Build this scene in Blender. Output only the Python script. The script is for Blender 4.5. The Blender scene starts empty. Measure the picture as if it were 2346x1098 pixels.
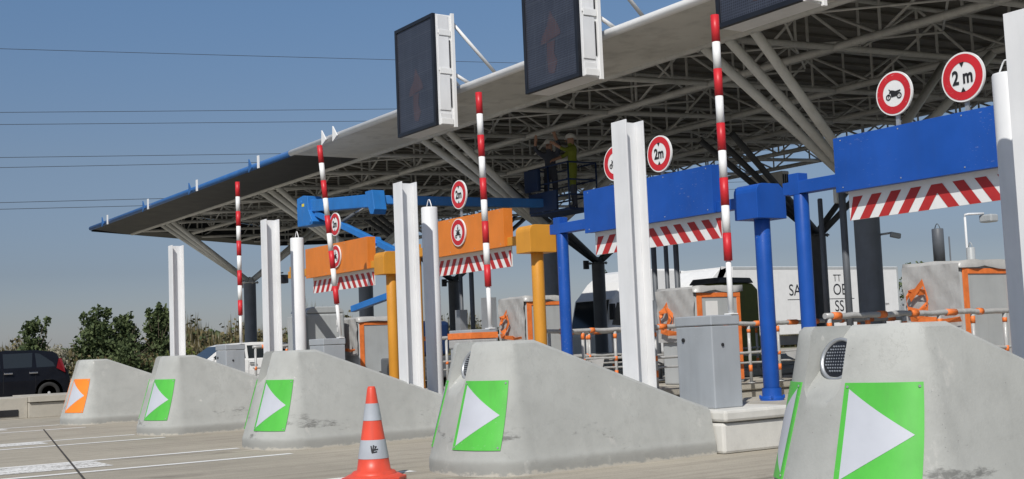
import bpy, bmesh, math, random
from mathutils import Vector, Matrix
random.seed(7)
sc = bpy.context.scene
COL = sc.collection
R = math.radians

# ------------------------------------------------------------------ camera
A, PITCH, TH, CAMH = R(33.5431), R(4.8189), 0.041244, 1.2
cam = bpy.data.cameras.new('camera')
cam.sensor_width = 36.0
cam.lens = 2828.383 / 2346 * 36.0
cam.clip_start = 0.05
cam.clip_end = 6000
co = bpy.data.objects.new('camera', cam)
COL.objects.link(co)
fw = Vector((-math.cos(A), math.sin(A), 0)); rt = Vector((fw.y, -fw.x, 0)); up = Vector((0, 0, 1))
F_ = fw * math.cos(PITCH) + up * math.sin(PITCH)
U_ = up * math.cos(PITCH) - fw * math.sin(PITCH)
cx = rt * math.cos(TH) - U_ * math.sin(TH)
cy = rt * math.sin(TH) + U_ * math.cos(TH)
M = Matrix((cx, cy, -F_)).transposed().to_4x4()
M.translation = Vector((0, 0, CAMH))
co.matrix_world = M
sc.camera = co

# ------------------------------------------------------------------ light
SUN_AZ = math.atan2(0.67, -0.74)      # clockwise from +Y
SUN_EL = R(45)
w = bpy.data.worlds.new('World'); sc.world = w; w.use_nodes = True
nt = w.node_tree; nt.nodes.clear()
sky = nt.nodes.new('ShaderNodeTexSky'); sky.sky_type = 'NISHITA'; sky.sun_disc = False
sky.sun_elevation = SUN_EL; sky.sun_rotation = SUN_AZ
sky.altitude = 100; sky.air_density = 1.0; sky.dust_density = 0.9; sky.ozone_density = 2.2
bg = nt.nodes.new('ShaderNodeBackground'); bg.inputs[1].default_value = 0.078
wo = nt.nodes.new('ShaderNodeOutputWorld')
# a dusty late-summer horizon: dim the lowest band of the sky a little
wtc = nt.nodes.new('ShaderNodeTexCoord'); wsx = nt.nodes.new('ShaderNodeSeparateXYZ'); wrp = nt.nodes.new('ShaderNodeValToRGB')
nt.links.new(wtc.outputs['Generated'], wsx.inputs[0]); nt.links.new(wsx.outputs[2], wrp.inputs[0])
el = wrp.color_ramp.elements
while len(el) < 6: el.new(0.5)
for k_, (p_, c_) in enumerate(((0.0, (.88, .90, 1.14)), (0.03, (.74, .745, .92)), (0.067, (.65, .645, .775)), (0.154, (.81, .79, .84)), (0.27, (.87, .97, 1.06)), (0.5, (1, 1, 1)))):
    el[k_].position = p_; el[k_].color = (*c_, 1)
wmx = nt.nodes.new('ShaderNodeMix'); wmx.data_type = 'RGBA'; wmx.blend_type = 'MULTIPLY'; wmx.inputs[0].default_value = 1.0
nt.links.new(sky.outputs[0], wmx.inputs[6]); nt.links.new(wrp.outputs[0], wmx.inputs[7])
nt.links.new(wmx.outputs[2], bg.inputs[0]); nt.links.new(bg.outputs[0], wo.inputs[0])
sd = bpy.data.lights.new('sun', 'SUN'); sd.energy = 3.9; sd.angle = R(0.53); sd.color = (1.0, 0.965, 0.905)
so = bpy.data.objects.new('sun', sd); COL.objects.link(so)
d = Vector((math.sin(SUN_AZ) * math.cos(SUN_EL), math.cos(SUN_AZ) * math.cos(SUN_EL), math.sin(SUN_EL)))
so.rotation_euler = (-d).to_track_quat('-Z', 'Y').to_euler()
so.location = d * 50
sc.view_settings.view_transform = 'Standard'; sc.view_settings.look = 'None'
sc.view_settings.gamma = 1.0; sc.view_settings.exposure = 0.0

# ------------------------------------------------------------------ materials
def S2L(c):
    return tuple(((v / 255) / 12.92 if v / 255 <= 0.04045 else ((v / 255 + 0.055) / 1.055) ** 2.4) for v in c)

class NB:
    def __init__(s, name):
        s.m = bpy.data.materials.new(name); s.m.use_nodes = True
        s.t = s.m.node_tree; s.t.nodes.clear()
        s.out = s.t.nodes.new('ShaderNodeOutputMaterial')
        s.p = s.t.nodes.new('ShaderNodeBsdfPrincipled')
        s.t.links.new(s.p.outputs[0], s.out.inputs[0])
        s.tc = s.t.nodes.new('ShaderNodeTexCoord')
        s.oi = None
    def n(s, t): return s.t.nodes.new(t)
    def l(s, a, b): s.t.links.new(a, b)
    def coord(s, scale=(1, 1, 1), loc=(0, 0, 0), world=False):
        mp = s.n('ShaderNodeMapping'); mp.inputs['Scale'].default_value = scale
        if world:
            g = s.n('ShaderNodeNewGeometry'); s.l(g.outputs['Position'], mp.inputs[0])
        else:
            oi = s.n('ShaderNodeObjectInfo')
            ad = s.n('ShaderNodeVectorMath'); ad.operation = 'ADD'
            mul = s.n('ShaderNodeMath'); mul.operation = 'MULTIPLY'; mul.inputs[1].default_value = 37.0
            s.l(oi.outputs['Random'], mul.inputs[0])
            s.l(s.tc.outputs['Object'], ad.inputs[0]); s.l(mul.outputs[0], ad.inputs[1])
            s.l(ad.outputs[0], mp.inputs[0])
        return mp.outputs[0]
    def noise(s, vec, scale, detail=4, rough=0.55):
        x = s.n('ShaderNodeTexNoise'); x.inputs['Scale'].default_value = scale
        x.inputs['Detail'].default_value = detail; x.inputs['Roughness'].default_value = rough
        s.l(vec, x.inputs['Vector']); return x.outputs[0]
    def ramp(s, fac, pts):
        r = s.n('ShaderNodeValToRGB'); e = r.color_ramp.elements
        while len(e) < len(pts): e.new(0.5)
        for k, (p, c) in enumerate(pts):
            e[k].position = p; e[k].color = (c if len(c) == 4 else (*c, 1)) if not isinstance(c, (int, float)) else (c, c, c, 1)
        s.l(fac, r.inputs[0]); return r.outputs[0]
    def mix(s, fac, a, b, mode='MIX'):
        x = s.n('ShaderNodeMix'); x.data_type = 'RGBA'; x.blend_type = mode
        for sock, v in ((x.inputs[0], fac), (x.inputs[6], a), (x.inputs[7], b)):
            if isinstance(v, (int, float)): sock.default_value = v
            elif isinstance(v, tuple): sock.default_value = (*v, 1) if len(v) == 3 else v
            else: s.l(v, sock)
        return x.outputs[2]
    def math(s, op, a, b=None):
        x = s.n('ShaderNodeMath'); x.operation = op
        for k, v in enumerate((a, b)):
            if v is None: continue
            if isinstance(v, (int, float)): x.inputs[k].default_value = v
            else: s.l(v, x.inputs[k])
        return x.outputs[0]
    def bump(s, h, strength=0.3, dist=0.01):
        b = s.n('ShaderNodeBump'); b.inputs['Strength'].default_value = strength; b.inputs['Distance'].default_value = dist
        s.l(h, b.inputs['Height']); s.l(b.outputs[0], s.p.inputs['Normal'])
    def sepz(s, vec):
        x = s.n('ShaderNodeSeparateXYZ'); s.l(vec, x.inputs[0]); return x.outputs

def paint(name, col, rough=0.45, metal=0.0, var=0.10, dirt=0.12, scale=3.0, bump=0.05, spec=0.4, scr=0.0):
    b = NB(name); v = b.coord()
    n1 = b.noise(v, scale, 5); n2 = b.noise(b.coord((1, 1, 0.15)), scale * 4, 4)
    c1 = tuple(x * (1 - var) for x in col); c2 = tuple(min(1, x * (1 + var)) for x in col)
    c = b.mix(b.ramp(n1, [(0.3, 0.0), (0.7, 1.0)]), c1, c2)
    c = b.mix(b.math('MULTIPLY', b.ramp(n2, [(0.5, 0.0), (0.8, 1.0)]), dirt), c, (0.09, 0.08, 0.07))
    if scr:
        big = b.noise(v, 1.1, 3); f = b.noise(b.coord((0.5, 1, 2.2)), 38, 3, 0.6); g_ = b.noise(b.coord((1, 1, 0.12)), 7, 4, 0.6)
        k = b.math('MULTIPLY', b.ramp(f, [(0.66, 0), (0.70, 1)]), b.ramp(big, [(0.48, 0), (0.62, 1)]))
        c = b.mix(b.math('MULTIPLY', k, scr), c, (0.62, 0.62, 0.60))
        c = b.mix(b.math('MULTIPLY', b.ramp(g_, [(0.45, 0), (0.8, 1)]), 0.25), c, tuple(min(1, x * 0.6 + 0.008) for x in col))
        fade = b.noise(b.coord((1, 1, 0.5)), 1.4, 3)
        c = b.mix(b.math('MULTIPLY', b.ramp(fade, [(0.45, 0), (0.8, 1)]), 0.35), c, tuple(min(1, x * 1.35 + 0.012) for x in col))
    b.l(c, b.p.inputs['Base Color'])
    b.l(b.math('ADD', b.math('MULTIPLY', n1, 0.25), rough - 0.12), b.p.inputs['Roughness'])
    b.p.inputs['Metallic'].default_value = metal
    b.p.inputs['Specular IOR Level'].default_value = spec
    if bump: b.bump(n1, bump, 0.01)
    return b.m

def concrete_mat(name, base, smear=0.0, plinth=False, rough=0.85):
    b = NB(name); v = b.coord()
    big = b.noise(v, 0.9, 5, 0.6); mid = b.noise(v, 6, 6, 0.65); fine = b.noise(v, 70, 3)
    streak = b.noise(b.coord((1, 1, 0.12)), 5, 5, 0.6)
    c = b.mix(b.ramp(big, [(0.3, 0), (0.72, 1)]), tuple(x * 0.84 for x in base), tuple(x * 1.08 for x in base))
    c = b.mix(b.math('MULTIPLY', b.ramp(mid, [(0.48, 0), (0.75, 1)]), 0.30), c, tuple(x * 0.62 for x in base))
    c = b.mix(b.math('MULTIPLY', b.ramp(streak, [(0.5, 0), (0.8, 1)]), 0.22), c, tuple(x * 0.6 for x in base))
    vo = b.n('ShaderNodeTexVoronoi'); vo.inputs['Scale'].default_value = 26; b.l(v, vo.inputs['Vector'])
    pore = b.ramp(vo.outputs['Distance'], [(0.05, 1), (0.11, 0)])
    pm = b.math('MULTIPLY', pore, b.ramp(mid, [(0.52, 0), (0.6, 1)]))
    c = b.mix(b.math('MULTIPLY', pm, 0.55), c, tuple(x * 0.35 for x in base))
    # pale chips
    vo2 = b.n('ShaderNodeTexVoronoi'); vo2.inputs['Scale'].default_value = 4.5; b.l(v, vo2.inputs['Vector'])
    chip = b.ramp(b.math('ADD', vo2.outputs['Distance'], b.math('MULTIPLY', b.math('SUBTRACT', mid, 0.5), 0.5)), [(0.02, 1), (0.05, 0)])
    chip = b.math('MULTIPLY', chip, b.ramp(big, [(0.5, 0), (0.56, 1)]))
    c = b.mix(b.math('MULTIPLY', chip, 0.6), c, (0.7, 0.68, 0.63))
    if plinth:
        o = b.sepz(b.tc.outputs['Object'])
        edge = b.math('ADD', o[2], b.math('MULTIPLY', b.math('SUBTRACT', mid, 0.5), 0.09))
        k = b.ramp(edge, [(0.10, 0.34), (0.15, 0.0)])
        c = b.mix(k, c, (0.16, 0.152, 0.138))
        # tyre scuffs: dark irregular smears low on the flank and nose
        sm = b.noise(b.coord((1, 0.7, 2.6)), 1.7, 8, 0.72)
        low = b.ramp(o[2], [(0.10, 0.0), (0.16, 1.0), (0.34, 1.0), (0.5, 0.0)])
        kk = b.math('MULTIPLY', b.math('MULTIPLY', b.ramp(sm, [(0.585, 0), (0.65, 1)]), low), 0.6)
        c = b.mix(kk, c, (0.055, 0.053, 0.05))
        # broken, pale foot where the mortar has crumbled
        fo = b.noise(b.coord((1, 1, 1.8)), 9, 6, 0.7)
        ft = b.ramp(b.math('ADD', o[2], b.math('MULTIPLY', b.math('SUBTRACT', fo, 0.5), 0.16)), [(0.012, 1), (0.03, 0)])
        c = b.mix(b.math('MULTIPLY', ft, 0.8), c, (0.50, 0.47, 0.41))
        cr = b.noise(b.coord((1, 1, 0.6)), 2.3, 9, 0.75)
        crk = b.ramp(b.math('ABSOLUTE', b.math('SUBTRACT', cr, 0.5)), [(0.003, 1), (0.008, 0)])
        c = b.mix(b.math('MULTIPLY', b.math('MULTIPLY', crk, b.ramp(big, [(0.5, 0), (0.62, 1)])), 0.22), c, (0.14, 0.135, 0.125))
        pz = b.noise(b.coord((1, 1, 0.7)), 3.1, 7, 0.7)
        c = b.mix(b.math('MULTIPLY', b.ramp(pz, [(0.62, 0), (0.70, 1)]), 0.4), c, (0.60, 0.585, 0.55))
    b.l(c, b.p.inputs['Base Color']); b.p.inputs['Roughness'].default_value = rough
    b.p.inputs['Specular IOR Level'].default_value = 0.25
    h = b.math('ADD', b.math('MULTIPLY', fine, 0.25), b.math('ADD', mid, b.math('MULTIPLY', pm, -1.2)))
    b.bump(h, 0.5, 0.008)
    return b.m

def pavement_mat():
    b = NB('pavement_concrete'); v = b.coord(world=True)
    big = b.noise(v, 0.22, 5, 0.6); mid = b.noise(v, 3.0, 6, 0.7); fine = b.noise(v, 55, 4, 0.7)
    st = b.noise(b.coord((1.6, 0.09, 1), world=True), 3.2, 6, 0.65)
    base = (0.415, 0.378, 0.310)
    c = b.mix(b.ramp(big, [(0.3, 0), (0.7, 1)]), tuple(x * 0.86 for x in base), tuple(x * 1.1 for x in base))
    c = b.mix(b.math('MULTIPLY', b.ramp(st, [(0.42, 0), (0.72, 1)]), 0.45), c, (0.16, 0.145, 0.12))
    c = b.mix(b.math('MULTIPLY', b.ramp(mid, [(0.5, 0), (0.75, 1)]), 0.3), c, (0.19, 0.172, 0.145))
    c = b.mix(b.math('MULTIPLY', b.ramp(fine, [(0.3, 1), (0.5, 0)]), 0.5), c, (0.16, 0.145, 0.12))
    c = b.mix(b.math('MULTIPLY', b.ramp(fine, [(0.6, 0), (0.78, 1)]), 0.5), c, (0.46, 0.43, 0.38))
    oil = b.noise(b.coord((1, 0.55, 1), world=True), 1.1, 7, 0.7)
    c = b.mix(b.math('MULTIPLY', b.ramp(oil, [(0.60, 0), (0.70, 1)]), 0.5), c, (0.10, 0.092, 0.08))
    vo = b.n('ShaderNodeTexVoronoi'); vo.inputs['Scale'].default_value = 5.0; b.l(v, vo.inputs['Vector'])
    c = b.mix(b.math('MULTIPLY', b.ramp(vo.outputs['Distance'], [(0.03, 1), (0.07, 0)]), 0.55), c, (0.09, 0.085, 0.075))
    b.l(c, b.p.inputs['Base Color']); b.p.inputs['Roughness'].default_value = 0.92
    b.p.inputs['Specular IOR Level'].default_value = 0.2
    b.bump(b.math('ADD', fine, mid), 0.35, 0.006)
    return b.m

def marking_mat(name, worn):
    b = NB(name); v = b.coord(world=True)
    n = b.noise(v, 22, 5, 0.7); st = b.noise(b.coord((5, 0.5, 1), world=True), 3, 5, 0.7)
    k = b.math('ADD', b.math('MULTIPLY', n, 0.5), b.math('MULTIPLY', st, 0.5))
    f = b.ramp(k, [(worn - 0.05, 0), (worn + 0.04, 1)])
    c = b.mix(f, (0.24, 0.22, 0.185), (0.78, 0.775, 0.75))
    b.l(c, b.p.inputs['Base Color']); b.p.inputs['Roughness'].default_value = 0.8
    b.bump(k, 0.2, 0.004)
    return b.m

def leaf_mat(name, c1, c2, trans=0.25):
    b = NB(name)
    g = b.n('ShaderNodeNewGeometry')
    v = b.coord(world=True)
    n = b.noise(v, 1.3, 3)
    k = b.math('ADD', b.math('MULTIPLY', g.outputs['Random Per Island'], 0.65), b.math('MULTIPLY', n, 0.5))
    c = b.ramp(k, [(0.2, c1), (0.95, c2)])
    b.l(c, b.p.inputs['Base Color']); b.p.inputs['Roughness'].default_value = 0.65
    b.p.inputs['Specular IOR Level'].default_value = 0.2
    tr = b.n('ShaderNodeBsdfTranslucent'); b.l(c, tr.inputs[0])
    mx = b.n('ShaderNodeMixShader'); mx.inputs[0].default_value = trans
    b.l(b.p.outputs[0], mx.inputs[1]); b.l(tr.outputs[0], mx.inputs[2]); b.l(mx.outputs[0], b.out.inputs[0])
    return b.m

def glass_mat(name, col=(0.01, 0.012, 0.015), rough=0.06):
    b = NB(name); b.p.inputs['Base Color'].default_value = (*col, 1); b.p.inputs['Roughness'].default_value = rough
    b.p.inputs['Specular IOR Level'].default_value = 0.6
    return b.m

def led_mat(name, dot, basec):
    b = NB(name); o = b.tc.outputs['Object']
    mp = b.n('ShaderNodeMapping'); mp.inputs['Scale'].default_value = (26, 26, 26); b.l(o, mp.inputs[0])
    fr = b.n('ShaderNodeVectorMath'); fr.operation = 'FRACTION'; b.l(mp.outputs[0], fr.inputs[0])
    x = b.sepz(fr.outputs[0])
    dx = b.math('SUBTRACT', x[0], 0.5); dz = b.math('SUBTRACT', x[2], 0.5)
    dd = b.math('ADD', b.math('MULTIPLY', dx, dx), b.math('MULTIPLY', dz, dz))
    k = b.ramp(dd, [(0.10, 1), (0.14, 0)])
    n = b.noise(o, 2.2, 4)
    base = b.mix(b.ramp(n, [(0.3, 0), (0.7, 1)]), basec, tuple(v * 1.5 for v in basec))
    # module seams
    mp2 = b.n('ShaderNodeMapping'); mp2.inputs['Scale'].default_value = (3.25, 1, 2.7); b.l(o, mp2.inputs[0])
    f2 = b.n('ShaderNodeVectorMath'); f2.operation = 'FRACTION'; b.l(mp2.outputs[0], f2.inputs[0])
    y = b.sepz(f2.outputs[0])
    seam = b.math('ADD', b.ramp(y[0], [(0.015, 1), (0.03, 0)]), b.ramp(y[2], [(0.015, 1), (0.03, 0)]))
    sp = b.noise(o, 90, 1)
    c = b.mix(k, base, dot)
    c = b.mix(b.math('MULTIPLY', seam, 0.35), c, (0.12, 0.13, 0.15))
    c = b.mix(b.math('MULTIPLY', b.ramp(sp, [(0.72, 0), (0.76, 1)]), 0.5), c, (0.35, 0.37, 0.42))
    b.l(c, b.p.inputs['Base Color']); b.p.inputs['Roughness'].default_value = 0.35
    b.p.inputs['Specular IOR Level'].default_value = 0.5
    return b.m

def plastic_wrap_mat():
    b = NB('grey_plastic_sheet'); v = b.coord()
    n = b.noise(b.coord((1, 1, 0.35)), 4, 5, 0.6); n2 = b.noise(v, 1.2, 3)
    c = b.mix(n2, (0.36, 0.36, 0.355), (0.46, 0.46, 0.45))
    c = b.mix(b.ramp(n, [(0.60, 0), (0.70, 0.35)]), c, (0.70, 0.70, 0.69))
    b.l(c, b.p.inputs['Base Color']); b.p.inputs['Roughness'].default_value = 0.32
    b.bump(n, 0.5, 0.05)
    return b.m

MT = dict(
    conc=concrete_mat('barrier_concrete', (0.425, 0.432, 0.41), plinth=True),
    kerb=concrete_mat('kerb_concrete', (0.46, 0.43, 0.37)),
    kerbw=concrete_mat('white_kerb_concrete', (0.66, 0.65, 0.61)),
    pave=pavement_mat(),
    line=marking_mat('line_paint', 0.40), worn=marking_mat('worn_line_paint', 0.475),
    white=paint('white_paint', (0.74, 0.745, 0.75), 0.42, scr=0.35, var=0.04, dirt=0.03),
    white2=paint('white_enamel', (0.80, 0.80, 0.79), 0.4, var=0.03, dirt=0.05),
    red=paint('red_paint', (0.56, 0.022, 0.03), 0.42, scr=0.6, var=0.08, dirt=0.05),
    dred=paint('red_sheeting', (0.46, 0.03, 0.03), 0.45, var=0.1, dirt=0.08),
    blue=paint('blue_paint', (0.010, 0.078, 0.37), 0.38, scr=0.42, var=0.10, dirt=0.06),
    blue2=paint('lift_blue_paint', (0.022, 0.17, 0.50), 0.42, scr=0.6, var=0.10, dirt=0.15),
    blue_shade=paint('shaded_lift_blue_paint', (0.012, 0.035, 0.11), 0.5, var=0.1, dirt=0.2),  # lift blue darkened: the basket's shade under the canopy is in the colour
    dblue=paint('edge_blue_paint', (0.03, 0.12, 0.33), 0.45, var=0.1, dirt=0.1),
    orange=paint('orange_panel_paint', (0.70, 0.205, 0.028), 0.42, scr=0.6, var=0.07, dirt=0.08),
    ochre=paint('ochre_post_paint', (0.62, 0.275, 0.03), 0.45, scr=0.6, var=0.07, dirt=0.1),
    green=paint('green_sheeting', (0.092, 0.47, 0.062), 0.4, scr=0.4, var=0.08, dirt=0.16),
    orsheet=paint('orange_sheeting', (0.88, 0.235, 0.025), 0.4, var=0.05, dirt=0.05),
    silver=paint('silver_sheeting', (0.50, 0.52, 0.57), 0.45, var=0.05, dirt=0.04),
    grey=paint('grey_cabinet_paint', (0.34, 0.365, 0.39), 0.42, scr=0.35, var=0.05, dirt=0.10),
    lgrey=paint('light_grey_paint', (0.42, 0.44, 0.445), 0.45, var=0.06, dirt=0.12),
    galv=paint('galvanised_steel', (0.42, 0.44, 0.46), 0.42, 0.5, var=0.12, dirt=0.15),
    steel=paint('canopy_steel_paint', (0.52, 0.525, 0.51), 0.5, var=0.1, dirt=0.2),
    strut=paint('strut_paint', (0.66, 0.67, 0.65), 0.5, var=0.08, dirt=0.15),
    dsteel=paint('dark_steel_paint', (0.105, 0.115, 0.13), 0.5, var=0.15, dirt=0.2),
    col=paint('column_paint', (0.17, 0.19, 0.22), 0.5, var=0.12, dirt=0.2),
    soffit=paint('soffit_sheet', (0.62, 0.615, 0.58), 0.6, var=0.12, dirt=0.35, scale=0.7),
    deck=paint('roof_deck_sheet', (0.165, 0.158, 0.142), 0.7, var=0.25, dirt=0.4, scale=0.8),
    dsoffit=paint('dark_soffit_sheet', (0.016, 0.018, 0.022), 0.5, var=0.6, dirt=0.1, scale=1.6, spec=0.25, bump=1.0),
    black=paint('black_rubber', (0.018, 0.018, 0.02), 0.6, var=0.2, dirt=0.0),
    frame=paint('black_frame_paint', (0.014, 0.016, 0.022), 0.4, var=0.2, dirt=0.05),
    tape=paint('orange_tape', (0.80, 0.20, 0.045), 0.5, var=0.15, dirt=0.08, bump=0.5, scale=9),
    wrap=plastic_wrap_mat(),
    led=led_mat('led_matrix', (0.02, 0.022, 0.030), (0.040, 0.045, 0.062)),
    ledo=led_mat('led_matrix_amber', (0.088, 0.040, 0.032), (0.042, 0.044, 0.058)),
    cone=paint('cone_plastic', (0.70, 0.080, 0.045), 0.4, var=0.12, dirt=0.25),
    conew=paint('cone_sleeve', (0.40, 0.43, 0.47), 0.4, var=0.12, dirt=0.2),
    joint=paint('joint_filler', (0.055, 0.05, 0.045), 0.9, var=0.3, dirt=0),
    carb=paint('black_car_paint', (0.008, 0.009, 0.013), 0.18, var=0.1, dirt=0.02, bump=0, spec=0.25),
    carw=paint('white_car_paint', (0.78, 0.785, 0.79), 0.3, var=0.02, dirt=0.03, bump=0),
    truckw=paint('truck_white_paint', (0.76, 0.76, 0.75), 0.4, var=0.03, dirt=0.06, bump=0.02),
    olive=paint('olive_green_paint', (0.17, 0.19, 0.03), 0.45, var=0.15, dirt=0.15),
    glass=glass_mat('dark_glass', (0.022, 0.027, 0.031), 0.08), chrome=paint('chrome', (0.75, 0.75, 0.76), 0.25, 1.0, var=0.02, dirt=0.02, bump=0),
    alloy=paint('alloy_rim', (0.62, 0.62, 0.63), 0.3, 0.2, var=0.03, dirt=0.05, bump=0),
    lamp=paint('red_lamp_plastic', (0.16, 0.008, 0.012), 0.3, var=0.1, dirt=0, bump=0),
    tyre=paint('tyre_rubber', (0.022, 0.022, 0.022), 0.8, var=0.2, dirt=0.1),
    yellow=paint('yellow_label', (0.75, 0.62, 0.05), 0.5, var=0.05, dirt=0.05),
    hivis=paint('hi_vis_cloth', (0.19, 0.23, 0.03), 0.8, var=0.15, dirt=0.1),
    skin=paint('skin', (0.45, 0.26, 0.19), 0.6, var=0.05, dirt=0),
    cloth=paint('dark_work_cloth', (0.07, 0.08, 0.11), 0.85, var=0.2, dirt=0.1),
    bark=paint('bark', (0.11, 0.085, 0.06), 0.9, var=0.3, dirt=0.2, bump=0.5),
    leafd=leaf_mat('dark_leaves', (0.030, 0.050, 0.020), (0.155, 0.195, 0.085)),
    leafo=leaf_mat('olive_leaves', (0.060, 0.055, 0.024), (0.26, 0.215, 0.11)),
    leafy=leaf_mat('bright_leaves', (0.07, 0.09, 0.02), (0.21, 0.24, 0.06)),
    leafw=leaf_mat('pale_blossom', (0.25, 0.23, 0.16), (0.5, 0.47, 0.38)),
    wire=paint('cable', (0.05, 0.055, 0.065), 0.6, var=0.1, dirt=0),
)
def grass_mat():
    b = NB('dry_grass'); v = b.coord(world=True)
    n = b.noise(v, 0.3, 6, 0.7); n2 = b.noise(v, 9, 5, 0.7)
    c = b.mix(n, (0.07, 0.075, 0.03), (0.17, 0.15, 0.075)); c = b.mix(b.math('MULTIPLY', n2, 0.5), c, (0.05, 0.06, 0.025))
    b.l(c, b.p.inputs['Base Color']); b.p.inputs['Roughness'].default_value = 1.0
    return b.m
MT['grass'] = grass_mat()

# ------------------------------------------------------------------ mesh builder
ORG = {}
class MB:
    def __init__(s): s.v = []; s.f = []; s.m = []; s.sm = []
    def face(s, pts, m=0, smooth=False):
        k = len(s.v); s.v += [Vector(p) for p in pts]; s.f.append(list(range(k, k + len(pts)))); s.m.append(m); s.sm.append(smooth)
    def grid(s, vs, fs, m=0, smooth=False):
        k = len(s.v); s.v += [Vector(p) for p in vs]
        for f in fs: s.f.append([k + i for i in f]); s.m.append(m); s.sm.append(smooth)
    def box(s, x0, x1, y0, y1, z0, z1, m=0):
        vs = [(x, y, z) for x in (x0, x1) for y in (y0, y1) for z in (z0, z1)]
        s.grid(vs, [(0, 1, 3, 2), (4, 6, 7, 5), (0, 4, 5, 1), (2, 3, 7, 6), (0, 2, 6, 4), (1, 5, 7, 3)], m)
    def obox(s, c, ex, ey, ez, m=0):            # half-axis vectors
        c, ex, ey, ez = map(Vector, (c, ex, ey, ez))
        vs = [c + a * ex + b * ey + e * ez for a in (-1, 1) for b in (-1, 1) for e in (-1, 1)]
        s.grid(vs, [(0, 1, 3, 2), (4, 6, 7, 5), (0, 4, 5, 1), (2, 3, 7, 6), (0, 2, 6, 4), (1, 5, 7, 3)], m)
    def tube(s, p0, p1, r, n=10, r2=None, m=0, caps=True):
        p0, p1 = Vector(p0), Vector(p1); r2 = r if r2 is None else r2
        q = (p1 - p0).normalized(); a = q.orthogonal().normalized()
        if abs(q.z) < 0.99: a = q.cross(Vector((0, 0, 1))).normalized()
        b = q.cross(a)
        ring = lambda c, rr: [c + (a * math.cos(2 * math.pi * (i + .5) / n) + b * math.sin(2 * math.pi * (i + .5) / n)) * rr for i in range(n)]
        vs = ring(p0, r) + ring(p1, r2)
        s.grid(vs, [(i, (i + 1) % n, n + (i + 1) % n, n + i) for i in range(n)], m, n > 5)
        if caps:
            s.face(ring(p0, r)[::-1], m)
            s.face(ring(p1, r2), m)
    def beam(s, p0, p1, wd, ht, m=0):           # rectangular bar, ht measured vertically
        p0, p1 = Vector(p0), Vector(p1); q = (p1 - p0); L = q.length; q.normalize()
        a = q.cross(Vector((0, 0, 1)))
        a = a.normalized() if a.length > 1e-4 else Vector((1, 0, 0))
        b = a.cross(q)
        s.obox((p0 + p1) / 2, q * L / 2, a * wd / 2, b * ht / 2, m)
    def path(s, pts, r, n=8, m=0):
        pts = [Vector(p) for p in pts]; N = len(pts); rings = []
        for i, p in enumerate(pts):
            t = (pts[min(i + 1, N - 1)] - pts[max(i - 1, 0)]).normalized()
            a = t.cross(Vector((0.13, 0.31, 0.94))).normalized(); b = t.cross(a)
            rings += [p + (a * math.cos(2 * math.pi * k / n) + b * math.sin(2 * math.pi * k / n)) * r for k in range(n)]
        fs = [(i * n + k, i * n + (k + 1) % n, (i + 1) * n + (k + 1) % n, (i + 1) * n + k) for i in range(N - 1) for k in range(n)]
        s.grid(rings, fs, m, True)
        s.face(rings[:n][::-1], m); s.face(rings[-n:], m)
    def lathe(s, c, prof, n=32, m=0, axis=None, ms=None):   # prof: (r, h)
        c = Vector(c)
        ez = Vector(axis or (0, 0, 1)).normalized(); ex = ez.orthogonal().normalized(); ey = ez.cross(ex)
        for k in range(len(prof) - 1):
            (r0, h0), (r1, h1) = prof[k], prof[k + 1]
            vs = [c + ez * h + (ex * math.cos(2 * math.pi * i / n) + ey * math.sin(2 * math.pi * i / n)) * max(r, 1e-4) for r, h in ((r0, h0), (r1, h1)) for i in range(n)]
            s.grid(vs, [(i, (i + 1) % n, n + (i + 1) % n, n + i) for i in range(n)], ms[k] if ms else m, True)
    def prism(s, poly, o, ex, ey, ez, m=0, mf=None):        # 2D poly in ex,ey extruded by vector ez
        o, ex, ey, ez = map(Vector, (o, ex, ey, ez))
        P = [o + ex * a + ey * b for a, b in poly]; Q = [p + ez for p in P]; n = len(P)
        s.face(P[::-1], m if mf is None else mf); s.face(Q, m)
        for i in range(n): s.face([P[i], P[(i + 1) % n], Q[(i + 1) % n], Q[i]], m)
    def flat(s, poly, o, ex, ey, m=0):
        o, ex, ey = map(Vector, (o, ex, ey)); s.face([o + ex * a + ey * b for a, b in poly], m)
    def ring(s, o, ex, ey, r0, r1, m=0, n=40):
        o, ex, ey = map(Vector, (o, ex, ey))
        P = lambda r, i: o + (ex * math.cos(2 * math.pi * i / n) + ey * math.sin(2 * math.pi * i / n)) * r
        for i in range(n):
            if r0 < 1e-5: s.face([o, P(r1, i), P(r1, i + 1)], m)
            else: s.face([P(r0, i), P(r1, i), P(r1, i + 1), P(r0, i + 1)], m)
    def text(s, txt, o, ex, ey, size, m=0, align='CENTER', bold=0.0, cond=1.0):
        cu = bpy.data.curves.new('lettering', 'FONT'); cu.body = txt; cu.size = size; cu.align_x = align; cu.align_y = 'CENTER'
        cu.offset = bold
        ob = bpy.data.objects.new('lettering', cu); COL.objects.link(ob)
        dg = bpy.context.evaluated_depsgraph_get(); me = bpy.data.meshes.new_from_object(ob.evaluated_get(dg))
        o, ex, ey = map(Vector, (o, ex, ey))
        s.grid([o + ex * v.co.x * cond + ey * v.co.y for v in me.vertices], [tuple(p.vertices) for p in me.polygons], m)
        bpy.data.objects.remove(ob); bpy.data.curves.remove(cu); bpy.data.meshes.remove(me)
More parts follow.
